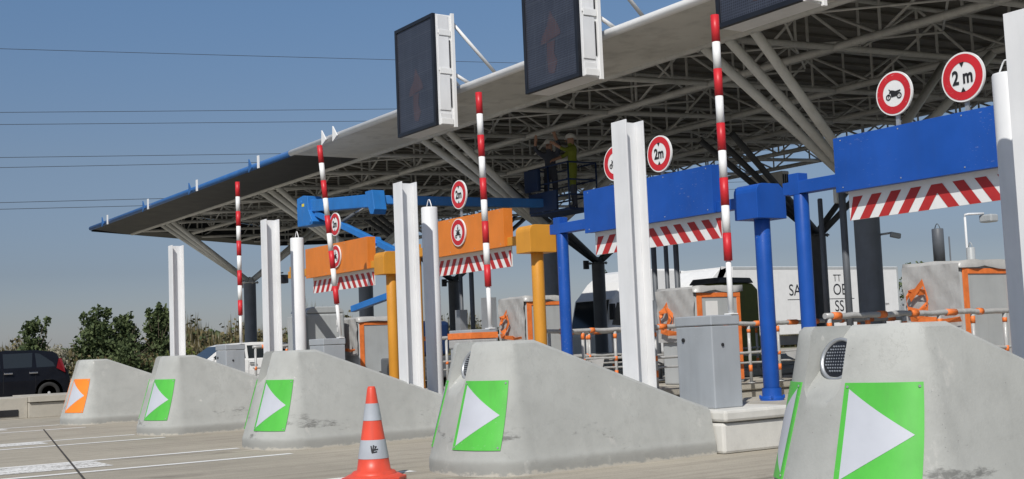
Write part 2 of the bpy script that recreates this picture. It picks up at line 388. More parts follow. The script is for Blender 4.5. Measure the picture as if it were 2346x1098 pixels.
    def build(s, name, mats, parent=None, origin=None, bevel=0.0, seg=2, weld=True):
        if parent is not None: org = ORG[parent.name]
        else: org = Vector(origin) if origin is not None else Vector((0, 0, 0))
        me = bpy.data.meshes.new(name)
        me.from_pydata([v - org for v in s.v], [], s.f)
        if not isinstance(mats, (list, tuple)): mats = [mats]
        for mm in mats: me.materials.append(MT[mm] if isinstance(mm, str) else mm)
        me.polygons.foreach_set('material_index', s.m); me.polygons.foreach_set('use_smooth', s.sm)
        if weld:
            bm = bmesh.new(); bm.from_mesh(me); bmesh.ops.remove_doubles(bm, verts=bm.verts, dist=1e-5)
            bm.to_mesh(me); bm.free()
        me.update()
        o = bpy.data.objects.new(name, me); COL.objects.link(o)
        if parent is not None: o.parent = parent
        else: o.location = org
        ORG[o.name] = org
        if bevel:
            md = o.modifiers.new('bevel', 'BEVEL'); md.width = bevel; md.segments = seg; md.limit_method = 'ANGLE'; md.angle_limit = R(40)
            md.harden_normals = False
        return o

def tag(o, label=None, cat=None, group=None, kind=None):
    if label: o['label'] = label
    if cat: o['category'] = cat
    if group: o['group'] = group
    if kind: o['kind'] = kind
    return o
def thing(name, label, cat, loc, group=None):
    o = bpy.data.objects.new(name, None); COL.objects.link(o); o.location = loc; o.empty_display_size = 0.2
    ORG[o.name] = Vector(loc); return tag(o, label, cat, group)
KIDS = {}
def copy_tree(o, loc=None, parent=None):
    c = o.copy(); COL.objects.link(c)
    if parent is not None: c.parent = parent
    if loc is not None: c.location = loc
    ORG[c.name] = Vector(loc) if loc is not None else ORG.get(o.name)
    for ch in list(o.children): copy_tree(ch, None, c)
    return c

X3, Y3, Z3 = Vector((1, 0, 0)), Vector((0, 1, 0)), Vector((0, 0, 1))
ISL = {1: -25.0, 2: -19.97, 3: -15.35, 4: -10.4, 5: -5.75}       # island reference lines (x)

# ------------------------------------------------------------------ ground, pavement, markings
g = MB(); g.face([(-900, -700, -0.03), (700, -700, -0.03), (700, 1100, -0.03), (-900, 1100, -0.03)])
tag(g.build('ground', 'grass'), kind='structure')
g = MB(); g.face([(-68, -60, 0), (60, -60, 0), (60, 160, 0), (-68, 160, 0)])
tag(g.build('pavement', 'pave'), kind='structure')
def stripe(mb, x0, x1, y0, y1, z=0.004): mb.face([(x0, y0, z), (x1, y0, z), (x1, y1, z), (x0, y1, z)])
ln = MB()
for i, (xl, xr) in {1: (-24.85, -23.30), 2: (-19.97, -18.72), 3: (-15.42, -13.92), 4: (-10.75, -9.25)}.items():
    stripe(ln, xl - 0.07, xl + 0.07, -14, 5.86)
    stripe(ln, xr - 0.07, xr + 0.07, -14, 5.95)
tag(ln.build('lane_line', 'line'), kind='structure')
wn = MB()
for xl, xr, ye in ((-19.90, -19.35, 4.4), (-15.35, -14.45, 4.0), (-24.75, -24.2, 4.8)): stripe(wn, xl + 0.02, xr, -14, ye)
tag(wn.build('worn_lane_marking', 'worn'), kind='structure')
jt = MB()
p0, p1 = Vector((-23.5, 5.26, 0.008)), Vector((-6, 2.0, 0.008)); nn = Vector((-(p1 - p0).y, (p1 - p0).x, 0))*1.0
nn = nn.normalized() * 0.013
jt.face([p0 - nn, p1 - nn, p1 + nn, p0 + nn])
tag(jt.build('pavement_joint', 'joint'), kind='structure')

# island platforms
def platform(xa, xb, y0, y1, h=0.44):
    mb = MB()
    mb.box(xa, xb, y0, y1, 0, h - 0.13)
    mb.box(xa - 0.035, xb + 0.035, y0, y1, h - 0.12, h)
    y = y0
    for k in range(int((y1 - y0) / 1.0)):
        pass
    tag(mb.build('island_platform', 'kerb', bevel=0.025), kind='structure')
for i in (1, 2, 3):
    x = ISL[i] + 0.25; platform(x - 0.80, x + 0.80, 8.66, 34)
x = ISL[4] + 0.25; platform(x - 0.80, x + 0.80, 9.62, 34)
mb = MB(); mb.box(x - .80, x + .80, 8.66, 9.61, 0, 0.31); mb.box(x - .84, x + .84, 8.66, 9.61, 0.32, 0.44)
tag(mb.build('white_island_kerb', 'kerbw', bevel=0.03), kind='structure')
x = ISL[5] + 0.25; platform(x - 0.80, x + 0.80, 8.66, 34)
# low kerb of the next island to the left
mb = MB(); mb.box(-30.5, -28.85, 6.15, 34, 0, 0.33); mb.box(-30.54, -28.8, 6.15, 34, 0.345, 0.48)
mb.box(-30.3, -28.95, 5.3, 6.145, 0.0, 0.46); mb.box(-28.949, -28.93, 5.5, 5.95, 0.05, 0.2, 1)
k = mb.build('concrete_kerb', ['kerb', 'black'], bevel=0.03)
tag(k, 'low concrete island kerb with a dark square hole in front of the black car', 'kerb')

# ------------------------------------------------------------------ concrete noses
HW, NA, NN, YC, CXO, FB, SB, YB, HT = 0.74, 0.52, 2.15, 6.40, 0.22, 0.30, 0.20, 8.64, 1.23
def ztop(y): return HT if y < 6.62 else max(0.47, HT - (y - 6.62) * (HT - 0.47) / (8.62 - 6.62))
def foot(psi):
    f = lambda a: (HW * math.copysign(abs(math.sin(a)) ** (2 / NN), math.sin(a)), YC - NA * abs(math.cos(a)) ** (2 / NN))
    (x, y), (xa, ya), (xb, yb) = f(psi), f(psi - 1e-3), f(psi + 1e-3)
    l = math.hypot(xb - xa, yb - ya); return x, y, (yb - ya) / l, -(xb - xa) / l
def bat(z, nx, ny):
    b = math.hypot(FB * ny, SB * nx)
    return b * max(0, z - 0.13) + 0.10 * b * min(z, 0.13) + (0.004 if z > 0.13 else 0)
def surf(psi, z, off=0.0):
    x, y, nx, ny = foot(psi); b = bat(z, nx, ny) - off
    return Vector((CXO + x - nx * b, y - ny * b, z))
def nose_mesh():
    pts = []                                   # half outline from front centre to back on the +X side
    for k in range(25):
        a = R(3.75 * k)
        if k == 24: a = R(89.9)
        x, y, nx, ny = foot(a); pts.append((max(x, 0.0), y, nx, ny))
    for y in (6.62, 6.95, 7.3, 7.7, 8.1, 8.4, YB): pts.append((HW, y, 1.0, 0.0))
    zs = [0, .06, .125, .135, .25, .4, .55, .7, .85, 1.0, 1.1, 1.18, 1.23]
    mb = MB(); n = len(pts); grid = []
    for (x, y, nx, ny) in pts:
        row = []
        for z in zs:
            zz = z if z < 0.2 else 0.135 + (z - 0.135) / (HT - 0.135) * (ztop(y) - 0.135)
            b = bat(zz, nx, ny)
            if z == 1.23: b += 0.03
            if z == 1.23: zz -= 0.0
            if z == 1.18: zz = ztop(y) - 0.03; b = bat(zz, nx, ny)
            row.append((x - nx * b, y - ny * b, zz))
        grid.append(row)
    for sg in (1, -1):
        vs = [(CXO + sg * p[0], p[1], p[2]) for row in grid for p in row]; m = len(zs)
        fs = [(i * m + j, (i + 1) * m + j, (i + 1) * m + j + 1, i * m + j + 1) for i in range(n - 1) for j in range(m - 1)]
        if sg < 0: fs = [f[::-1] for f in fs]
        mb.grid(vs, fs, 0, True)
        tops = [(CXO + sg * row[-1][0], row[-1][1], row[-1][2]) for row in grid]
    for i in range(n - 1):
        a, b = grid[i][-1], grid[i + 1][-1]
        mb.face([(CXO + a[0], a[1], a[2]), (CXO + b[0], b[1], b[2]), (CXO - b[0], b[1], b[2]), (CXO - a[0], a[1], a[2])])
    back = grid[-1]
    for j in range(len(zs) - 1):
        a, b = back[j], back[j + 1]
        mb.face([(CXO + a[0], a[1], a[2]), (CXO - a[0], a[1], a[2]), (CXO - b[0], b[1], b[2]), (CXO + b[0], b[1], b[2])])
    base = [(CXO + r_[0][0], r_[0][1], 0) for r_ in grid] + [(CXO - r_[0][0], r_[0][1], 0) for r_ in grid[::-1]]
    mb.face(base[::-1])
    return mb
RCX = CXO - 0.125
def cut_recess(ob):
    c = MB(); n = 10
    hw = 0.185
    prof = [(-hw, 1.5), (-hw, 0.86)] + [(-hw * math.cos(R(18 * k)), 0.86 - hw * 0.75 * math.sin(R(18 * k))) for k in range(1, 10)] + [(hw, 0.86), (hw, 1.5)]
    # scoop leaning back: bottom meets the face, top is about 0.2 deep
    f = lambda p, dd: Vector((RCX + p[0], dd + (0.27 * p[1]), p[1]))
    P = [f(p, 5.4) for p in prof]; Q = [Vector((RCX + p[0] * 0.92, 6.05 + 1.15 * (p[1] - 0.72), p[1])) for p in prof]
    m = len(P)
    c.face(P, 0)
    c.face(Q[::-1], 0)
    for i in range(m): c.face([P[(i + 1) % m], P[i], Q[i], Q[(i + 1) % m]], 0)
    cu = c.build('recess_cutter', 'conc')
    cu.location = ob.location
    bm = bmesh.new(); bm.from_mesh(cu.data); bmesh.ops.recalc_face_normals(bm, faces=bm.faces); bm.to_mesh(cu.data); bm.free()
    bm = bmesh.new(); bm.from_mesh(ob.data); bmesh.ops.recalc_face_normals(bm, faces=bm.faces); bm.to_mesh(ob.data); bm.free()
    md = ob.modifiers.new('b', 'BOOLEAN'); md.operation = 'DIFFERENCE'; md.object = cu; md.solver = 'EXACT'
    dg = bpy.context.evaluated_depsgraph_get(); me = bpy.data.meshes.new_from_object(ob.evaluated_get(dg))
    ob.modifiers.clear(); ob.data = me; bpy.data.objects.remove(cu)
def arrow_panel(parent, side, bgmat):
    org = ORG[parent.name]
    pa, pb = ((7, 70), (7, 57)) if side > 0 else ((32, 88), (32, 80))                   # top and bottom angular span
    zt, zb = 0.865, 0.235
    NU, NV = 14, 10
    def P(u, v, off):
        a0 = pb[0] + (pa[0] - pb[0]) * v; a1 = pb[1] + (pa[1] - pb[1]) * v
        # even arc length along the ring
        z = zb + (zt - zb) * v
        smp = [surf(R(a0 + (a1 - a0) * k / 24), z, off) for k in range(25)]
        L = [0]
        for k in range(24): L.append(L[-1] + (smp[k + 1] - smp[k]).length)
        t = u * L[-1]
        for k in range(24):
            if L[k + 1] >= t - 1e-9:
                q = smp[k].lerp(smp[k + 1], (t - L[k]) / max(1e-9, L[k + 1] - L[k])); break
        if side < 0: q.x = 2 * CXO - q.x
        return q + org
    mb = MB()
    for off, m in ((0.010, 0),):
        vs = [P(i / NU, j / NV, off) for i in range(NU + 1) for j in range(NV + 1)]
        fs = [(i * (NV + 1) + j, (i + 1) * (NV + 1) + j, (i + 1) * (NV + 1) + j + 1, i * (NV + 1) + j + 1) for i in range(NU) for j in range(NV)]
        if side < 0: fs = [f[::-1] for f in fs]
        mb.grid(vs, fs, 0, True)
    # edge strip back to the concrete
    rim = [(i / NU, 0) for i in range(NU + 1)] + [(1, j / NV) for j in range(1, NV + 1)] + [(1 - i / NU, 1) for i in range(1, NU + 1)] + [(0, 1 - j / NV) for j in range(1, NV)]
    for k in range(len(rim)):
        a, b = rim[k], rim[(k + 1) % len(rim)]
        mb.face([P(*a, 0.010), P(*b, 0.010), P(*b, -0.004), P(*a, -0.004)], 0)
    # silver arrowhead: base beside the nose centre, apex away from it
    N = 16
    rows = []
    for i in range(N + 1):
        u = 0.075 + (0.90 - 0.075) * i / N; h = 0.44 * (1 - i / N)
        rows.append([P(u, 0.5 - h + 2 * h * j / 8, 0.0125) for j in range(9)])
    vs = [p for r_ in rows for p in r_]
    fs = [(i * 9 + j, (i + 1) * 9 + j, (i + 1) * 9 + j + 1, i * 9 + j + 1) for i in range(N) for j in range(8)]
    if side < 0: fs = [f[::-1] for f in fs]
    mb.grid(vs, fs, 1, True)
    # fixing screws
    for u, v in ((.05, .96), (.95, .96), (.05, .04), (.95, .04)):
        p = P(u, v, 0.012); q = P(u, v, 0.016); mb.tube(p, q + (q - p) * 0.2, 0.009, 8, m=2)
    return mb.build('arrow_panel', [bgmat, 'silver', 'galv'], parent, weld=False)
def chips(parent, rnd, n):
    pass
NL = {1: 'grey concrete island nose with an orange and silver arrow panel',
      2: 'grey concrete island nose just right of the orange-panelled nose, second smallest, green arrow panel',
      3: 'grey concrete island nose with green arrow panel partly behind the traffic cone',
      4: 'grey concrete island nose with green arrow panel just right of the traffic cone',
      5: 'largest and nearest grey concrete island nose with round lamp and two green panels in view'}
nose0 = None
for i in (1, 2, 3, 4, 5):
    loc = Vector((ISL[i], 0, 0))
    t = thing('concrete_nose', NL[i], 'barrier', (ISL[i], 7.2, 0), 'concrete noses of the toll islands')
    if nose0 is None:
        mb = nose_mesh(); mb.v = [v + loc for v in mb.v]
        b = mb.build('nose_body', 'conc', t)
        for md in list(b.modifiers): b.modifiers.remove(md)
        b.parent = None; b.location = (0, 0, 0)
        # cutter works in the local frame of the body
        for v in b.data.vertices: v.co += Vector((0, 7.2, 0))
        cut_recess(b)
        for v in b.data.vertices: v.co -= Vector((0, 7.2, 0))
        for p in b.data.polygons: p.use_smooth = True
        b.data.set_sharp_from_angle(angle=R(38))
        b.parent = t; nose0 = b
        md = b.modifiers.new('bevel', 'BEVEL'); md.width = 0.014; md.segments = 2; md.limit_method = 'ANGLE'; md.angle_limit = R(50)
    else:
        b = nose0.copy(); COL.objects.link(b); b.parent = t
    # round warning lamp at the back of the scoop
    ax = Vector((0, -1, 0.34)).normalized()
    c = Vector((ISL[i] + RCX, 6.30, 1.005))
    lm = MB(); lm.lathe(c, [(0.148, -0.20), (0.148, 0.022), (0.130, 0.026), (0.122, 0.002)], 36, 0, ax)
    lamp = lm.build('round_lamp', 'galv', t); ORG[lamp.name] = ORG[t.name]
    lens = MB(); lens.lathe(c, [(0.122, 0.012), (0.09, 0.022), (0.045, 0.028), (0.0001, 0.030)], 36, 0, ax)
    e1 = ax.cross(X3).normalized()
    for kx in range(-5, 6):
        for kz in range(-5, 6):
            if kx * kx + kz * kz < 24:
                q = c + X3 * kx * 0.021 + e1 * kz * 0.021 + ax * 0.026
                lens.lathe(q, [(0.008, -0.006), (0.006, 0.004), (0.0001, 0.006)], 6, 1, ax)
    lens.build('lens', ['frame', 'col'], lamp)
    ORG[t.name] = Vector((ISL[i], 0, 0)); sv = ORG[t.name]
    for side in (1, -1):
        # panel points are computed relative to the island line, then shifted by the base of the thing
        pnl = arrow_panel(t, side, 'orsheet' if i == 1 else 'green')
        for v in pnl.data.vertices: v.co.y -= 7.2
    ORG[t.name] = Vector((ISL[i], 7.2, 0))

# ------------------------------------------------------------------ white H posts and lifting-eye cylinders
HP = {1: (-24.25, 3.433), 2: (-19.38, 3.447), 3: (-14.64, 3.50), 4: (-9.825, 3.43), 5: (-5.21, 3.44)}
HL = {1: 'tall white H-section steel post on the farthest left concrete nose',
      2: 'tall white H-section steel post left of the shortest white cylinder bollard',
      3: 'tall white H-section steel post just right of the ochre post behind the cone',
      4: 'tallest fully seen white H-section post in front of the middle blue gantry panel',
      5: 'white H-section post cut by the right picture edge'}
h0 = None
for i, (x, z) in HP.items():
    loc = Vector((x, 8.0, 0.5))
    if h0 is None:
        mb = MB(); a = 0.12
        mb.box(x - a, x + a, 7.88, 7.897, 0.5, z); mb.box(x - a, x + a, 8.103, 8.12, 0.5, z); mb.box(x - 0.006, x + 0.006, 7.8975, 8.1025, 0.5, z - 0.008)
        h0 = mb.build('steel_post', 'white', origin=loc, bevel=0.003); o = h0
    else: o = h0.copy(); COL.objects.link(o); o.location = loc
    tag(o, HL[i], 'post', 'white steel posts behind the island noses')
c0 = None
CL = {2: 'white cylinder bollard with a wire lifting loop, smallest and farthest left',
      3: 'white cylinder bollard with a wire lifting loop beside the orange gantry panel',
      5: 'large white cylinder bollard with a lifting loop at the right picture edge'}
for i, x in {2: -19.66, 3: -15.05, 5: -5.82}.items():
    loc = (x, 8.6, 0.44)
    if c0 is None:
        c0 = thing('cylinder_bollard', '', 'bollard', loc, 'white cylinder bollards on the islands')
        mb = MB(); mb.lathe(loc, [(0.115, 0), (0.115, 2.705), (0.108, 2.72), (0.0001, 2.72)], 36)
        mb.build('tube', 'white', c0)
        lp = MB(); cx_, cy_, cz_ = loc[0], loc[1], loc[2] + 2.71
        lp.path([(cx_ - 0.075, cy_, cz_ - .01), (cx_ - 0.06, cy_, cz_ + .04), (cx_ - 0.028, cy_, cz_ + 0.10), (cx_ - .012, cy_, cz_ + 0.118), (cx_ + .012, cy_, cz_ + .118), (cx_ + 0.028, cy_, cz_ + 0.10), (cx_ + 0.06, cy_, cz_ + .04), (cx_ + 0.075, cy_, cz_ - .01)], 0.007, 8)
        lp.build('lifting_loop', 'white2', c0); o = c0
    else: o = copy_tree(c0, loc)
    o['label'] = CL[i]

# ------------------------------------------------------------------ barrier machines with raised booms
GL = {1: 'farthest grey gate cabinet with its striped boom raised above the white car',
      2: 'gate cabinet whose raised striped boom leans across the small orange panel',
      3: 'orange-taped gate cabinet with striped boom raised in front of the larger orange panel',
      4: 'large grey gate cabinet with a tall raised red and white boom beside blue post'}
g0 = None
for i, (bx, by, tilt) in {1: (-23.42, 9.0, 0.0), 2: (-18.78, 8.95, -0.088), 3: (-14.12, 8.95, -0.012), 4: (-9.66, 9.15, 0.0)}.items():
    loc = (bx, by, 0.44)
    if g0 is None:
        g0 = thing('barrier_gate', '', 'toll barrier', loc, 'raised boom gates on the islands')
        x, y, z = loc
        mb = MB(); mb.box(x - 0.52, x + 0.04, y - 0.33, y + 0.06, z, z + 0.86)
        cab = mb.build('cabinet', 'grey', g0, bevel=0.012)
        mb = MB(); mb.box(x - 0.528, x + 0.048, y - 0.338, y + 0.068, z + 0.865, z + 0.97); mb.build('lid', 'grey', cab, bevel=0.012)
        mb = MB()
        mb.tube((x - 0.40, y - 0.333, z + 0.72), (x - 0.40, y - 0.345, z + 0.72), 0.022, 14)
        mb.tube((x + 0.043, y - 0.19, z + 0.66), (x + 0.052, y - 0.19, z + 0.66), 0.018, 14)
        mb.build('lock', 'black', cab)
        mb = MB(); mb.box(x - 0.055, x + 0.055, y - 0.05, y + 0.05, z + 0.971, z + 0.985); mb.build('boom_foot', 'white2', g0, bevel=0.004)
        boom = MB(); z0 = z + 0.985
        boom.tube((x, y, z0), (x, y, z0 + 0.60), 0.030, 16)
        bo = boom.build('boom', 'white2', g0)
        for k in range(9):
            a = z0 + 0.56 + k * 0.296
            sl = MB(); r_ = 0.046 if k % 2 == 0 else 0.0435
            sl.tube((x, y, a), (x, y, a + 0.294), r_, 18)
            sl.build('striped_sleeve', 'red' if k % 2 == 0 else 'white2', bo)
        o = g0
    else:
        o = copy_tree(g0, loc)
    o['label'] = GL[i]
    for ch in o.children:
        if ch.name.startswith('boom') and 'foot' not in ch.name and tilt:
            # tilt about the boom foot, towards the front (-Y) of the island
            P_ = Vector((0, 0, 0.985)); rot = Matrix.Rotation(-tilt * -1, 4, 'X')
            ch.matrix_local = Matrix.Translation(P_) @ Matrix.Rotation(-tilt, 4, 'X').to_3x3().to_4x4() @ Matrix.Translation(-P_)
    if i == 3:
        tp = MB(); x, y, z = loc
        tp.box(x - 0.545, x + 0.06, y - 0.35, y + 0.08, z + 0.85, z + 0.93)
        tp.build('orange_tape', 'tape', o)
        tp = MB(); tp.box(x - 0.54, x + 0.055, y - 0.345, y + 0.075, z + 0.72, z + 0.845); tp.build('plastic_wrap', 'wrap', o, bevel=0.02)

# ------------------------------------------------------------------ height-limit gantries
def round_sign(parent, c, r, kind):
    ey = Z3; ex = X3; c = Vector(c)
    mb = MB()
    mb.lathe(c, [(r, 0), (r, 0.022)], 44, 0, (0, 1, 0))
    mb.ring(c + Y3 * 0.022, ex, ey, 0, r, 0); mb.ring(c, ex, ey, 0, r, 0)
    f = c - Y3 * 0.003; mb.ring(f, ex, ey, r * 0.60, r * 0.93, 1)
    s_ = mb.build('round_sign', ['white2', 'red'], parent)
    lt = MB(); o = c - Y3 * 0.005
    if kind == '2 m':
        lt.text('2 m' if r > 0.235 else '2m', o - Z3 * 0.004, ex, ey, r * 0.78, bold=0.006, cond=0.8)
        lt.flat([(-0.11 * r, 0.60 * r), (0.11 * r, 0.60 * r), (0, 0.40 * r)], o, ex, ey)
        lt.flat([(-0.11 * r, -0.60 * r), (0.11 * r, -0.60 * r), (0, -0.40 * r)], o, ex, ey)
    elif kind == 'motorbike':
        k = r
        for wx in (-0.30, 0.30):
            lt.ring(o + ex * wx * k - ey * 0.14 * k, ex, ey, 0.085 * k, 0.14 * k, n=20)
            lt.ring(o + ex * wx * k - ey * 0.14 * k, ex, ey, 0.0, 0.03 * k, n=8)
        lt.flat([(-.24 * k, .10 * k), (-.10 * k, .16 * k), (.02 * k, .12 * k), (.12 * k, .09 * k), (.38 * k, .12 * k), (.40 * k, .06 * k), (.22 * k, .0), (.16 * k, -.14 * k), (-.14 * k, -.16 * k), (-.16 * k, .0)], o, ex, ey)
        lt.flat([(-.33 * k, -.13 * k), (-.29 * k, -.13 * k), (-.17 * k, .12 * k), (-.21 * k, .13 * k)], o, ex, ey)
        lt.flat([(-.27 * k, .20 * k), (-.17 * k, .12 * k), (-.14 * k, .15 * k), (-.25 * k, .23 * k)], o, ex, ey)
    else:
        k = r
        for wx in (-0.27, 0.29): lt.ring(o + ex * wx * k - ey * 0.27 * k, ex, ey, 0.07 * k, 0.135 * k, n=18)
        lt.flat([(-.16 * k, -.20 * k), (-.24 * k, -.06 * k), (-.12 * k, .10 * k), (.12 * k, .12 * k), (.26 * k, -.04 * k), (.18 * k, -.20 * k)], o, ex, ey)
        lt.flat([(-.07 * k, .121 * k), (.09 * k, .121 * k), (.07 * k, .24 * k), (-.05 * k, .25 * k)], o, ex, ey)
        lt.ring(o + ey * 0.33 * k, ex, ey, 0, 0.075 * k, n=14)
        lt.flat([(-.02 * k, .41 * k), (.03 * k, .41 * k), (.03 * k, .56 * k), (-.02 * k, .56 * k)], o, ex, ey)
        for sx in (-1, 1): lt.flat([(sx * .13 * k, .09 * k), (sx * .30 * k, .15 * k), (sx * .30 * k, .20 * k), (sx * .12 * k, .16 * k)], o, ex, ey)
    lt.build('pictogram' if kind != '2 m' else 'lettering', 'black', s_)
    return s_
def gantry(label, xc, xb, px0, px1, pm, bm, signs, stripes=9, apex=4):
    y = 10.2
    t = thing('height_gantry', label, 'height gantry', (xc, y, 0.44), 'height limit gantries across the lanes')
    mb = MB(); mb.tube((xc, y, 0.44), (xc, y, 2.71), 0.083, 24)
    mb.box(xc - 0.105, xc + 0.045, y - 0.075, y + 0.075, 2.71, 2.95)
    mb.box(xc - 0.15, xc + 0.15, y - 0.15, y + 0.15, 0.441, 0.47)
    mb.build('hinge_post', bm, t, bevel=0.006)
    mb = MB(); mb.tube((xb, y, 0.56), (xb, y, 2.50), 0.092, 28)
    mb.lathe((xb, y, 0.44), [(0.135, 0.0), (0.135, 0.03), (0.11, 0.05), (0.11, 0.14)], 28)
    for k in range(4):
        mb.tube((xb + .13 * math.cos(R(45 + 90 * k)), y + .13 * math.sin(R(45 + 90 * k)), 0.46), (xb + .13 * math.cos(R(45 + 90 * k)), y + .13 * math.sin(R(45 + 90 * k)), 0.50), 0.016, 6)
    mb.build('rest_post', bm, t, bevel=0.004)
    # rounded catch box on the rest post: profile across X with a rounded upper right shoulder
    bx = MB(); w0, w1 = -0.30, 0.17
    prof = [(w0, -.03), (w0 + 0.10, -0.20), (w1, -0.20), (w1, 0.10)] + [(w1 - 0.1 + 0.1 * math.cos(R(a)), 0.10 + 0.1 * math.sin(R(a))) for a in (15, 30, 45, 60, 75, 90)] + [(w0 + .06, 0.20), (w0, 0.14)]
    yp = [(-0.23, -.20), (-.23, .10)] + [(-0.23 + 0.10 - 0.10 * math.cos(R(a)), 0.10 + 0.10 * math.sin(R(a))) for a in (22, 45, 67, 90)] + [(0.13 - 0 , 0.20), (0.23, 0.12), (0.23, -0.20)]
    bx.prism([(a, b) for a, b in yp], (xb + w0 + 0.10, y, 2.70), (0, 1, 0), (0, 0, 1), (w1 - w0 - 0.10, 0, 0))
    # funnel mouth towards the lane
    bx.grid([(xb + w0 - .04, y - .09, 2.66), (xb + w0 - .04, y + .09, 2.66), (xb + w0 - .04, y + .09, 2.80), (xb + w0 - .04, y - .09, 2.80),
             (xb + w0 + .0995, y - .225, 2.505), (xb + w0 + .0995, y + .225, 2.505), (xb + w0 + .0995, y + .2, 2.88), (xb + w0 + .0995, y - .2, 2.88)],
            [(0, 3, 2, 1), (0, 1, 5, 4), (1, 2, 6, 5), (2, 3, 7, 6), (3, 0, 4, 7), (4, 5, 6, 7)])
    bx.build('catch_box', bm, t, bevel=0.006)
    mb = MB()
    mb.box(xc - 0.20, px0 - .002, y - 0.072, y + 0.072, 2.72, 2.86); mb.box(px0 + .002, px1 - .002, y - 0.073, y + 0.017, 2.66, 2.80)
    mb.box(px1 + .002, xb - 0.342, y - 0.055, y + 0.055, 2.66, 2.79)
    mb.build('beam', bm, t, bevel=0.006)
    pn = MB()
    pn.box(px0, px1, y - 0.105, y - 0.075, 2.655, 3.235)
    pn.box(px1 - .03, px1, y - 0.0745, y + 0.06, 2.665, 3.235); pn.box(px0, px0 + .03, y - 0.0745, y + 0.06, 2.665, 3.235)
    n = 4
    for k in range(n):
        xx = px0 + 0.1 + (px1 - px0 - 0.2) * k / (n - 1)
        for zz in (2.70, 3.20):
            pn.tube((xx, y - 0.1055, zz), (xx, y - 0.110, zz), 0.008, 8, m=1)
    pn.build('panel', [pm, 'galv'], t, bevel=0.004)
    # hanging chevron board, set back under the panel
    s0, s1 = px0 + 0.06, px1 - 0.06 + .05; zb, zt = 2.355, 2.715; yb = y + 0.02
    bd = MB(); bd.box(s0, s1, yb, yb + 0.02, zb, zt, 0)
    # red diagonals: "/" left of the apex, "\" right of it
    W = s1 - s0; H_ = zt - zb; step = W / (stripes + 0.6); wd = step * 0.52; ap = s0 + step * (apex + 0.5)
    f = yb - 0.003; ztop_ = 2.60
    k = 0
    sl = 0.72 * step
    def clip(p):                                  # keep inside the board
        return [(min(max(a, s0), s1), b) for a, b in p]
    def add(p):
        p = clip(p)
        if max(a for a, _ in p) - min(a for a, _ in p) > 0.01: bd.face([(a, f, b) for a, b in p], 1)
    zm = zb + (ztop_ - zb) * (sl - wd / 2) / sl
    add([(ap - sl - wd / 2, zb), (ap - sl + wd / 2, zb), (ap, zm), (ap + sl - wd / 2, zb), (ap + sl + wd / 2, zb), (ap + wd / 2, ztop_), (ap - wd / 2, ztop_)])
    for k in range(1, stripes):
        xl = ap - k * step; add([(xl - sl - wd / 2, zb), (xl - sl + wd / 2, zb), (xl + wd / 2, ztop_), (xl - wd / 2, ztop_)])
        xr = ap + k * step; add([(xr - wd / 2, ztop_), (xr + wd / 2, ztop_), (xr + sl + wd / 2, zb), (xr + sl - wd / 2, zb)])
    bd.build('chevron_board', ['white2', 'dred'], t)
    for xx in (s0 + 0.25, s0 + W * 0.5, s1 - 0.25):
        hg = MB(); hg.box(xx - 0.02, xx + 0.02, yb + 0.021, yb + 0.03, zt - 0.1, 2.80); hg.build('hanger', 'galv', t)
    for (kind, sx, sz, r) in signs:
        if sz > 3.2:
            st = MB(); st.box(sx - 0.02, sx + 0.02, y - 0.056, y - 0.03, 3.10, sz + 0.12); st.build('sign_bracket', 'galv', t)
        sy = y - 0.085 if sz > 3.2 else y - 0.135
        round_sign(t, (sx, sy, sz), r, kind)
    return t
gantry('farthest orange height gantry with a small orange panel between white post and ochre post', -23.45, -19.28, -22.68, -19.96, 'orange', 'ochre', [('2 m', -21.33, 3.60, 0.222), ('quad', -21.24, 2.98, 0.215)], 11, 5)
gantry('orange height gantry with quad bike sign on its panel, left of the middle boom', -18.35, -14.74, -17.87, -15.44, 'orange', 'ochre', [('2 m', -16.74, 3.60, 0.232), ('quad', -16.72, 2.99, 0.22)], 11, 5)
gantry('blue height gantry in the middle, partly behind the tall white H post', -14.1, -10.18, -13.42, -10.86, 'blue', 'blue', [('2 m', -11.82, 3.51, 0.232), ('motorbike', -12.73, 3.52, 0.232)], 9, 4)
gantry('nearest blue height gantry with motorbike and 2 m signs at the upper right', -9.56, -5.9, -8.96, -6.5, 'blue', 'blue', [('2 m', -7.32, 3.57, 0.24), ('motorbike', -8.14, 3.57, 0.225)], 9, 4)

# ------------------------------------------------------------------ canopy
ZB = lambda y: 6.1 + 0.04 * (y - 14.2)
ZD = lambda y: 6.16 + (min(y, 16.5) - 12.3) / 4.2 * 1.05 + 0.03 * max(0, y - 16.5)
YF, YE, XR, XL = 12.3, 31.0, 6.0, -47.0
XLY = lambda y: XL - (y - YF) * 0.90 if y < 23.5 else XL - 11.2 * 0.90
XS = -28.3
can = thing('toll_canopy', 'large white-edged toll plaza canopy with open steel trusses beneath', 'canopy', (-22, 20, 6.1))
ys = [12.3, 14.2, 16.5, 20, 23.5, 27, 31]
def roofsheet(zf, x0f, x1f, ylist, thick, m):
    mb = MB()
    for a, b in zip(ylist[:-1], ylist[1:]):
        P = [(x0f(a), a, zf(a)), (x1f(a), a, zf(a)), (x1f(b), b, zf(b)), (x0f(b), b, zf(b))]
        Q = [(p[0], p[1], p[2] + thick) for p in P]
        mb.face(P, m); mb.face(Q[::-1], m)
        for k in range(4):
            if (k == 0 and a != ylist[0]) or (k == 2 and b != ylist[-1]): continue
            mb.face([P[k], P[(k + 1) % 4], Q[(k + 1) % 4], Q[k]], m)
    return mb
roofsheet(ZD, XLY, lambda y: XR, ys, 0.06, 0).build('roof_deck', 'deck', can)
ribs = MB()
x = -57
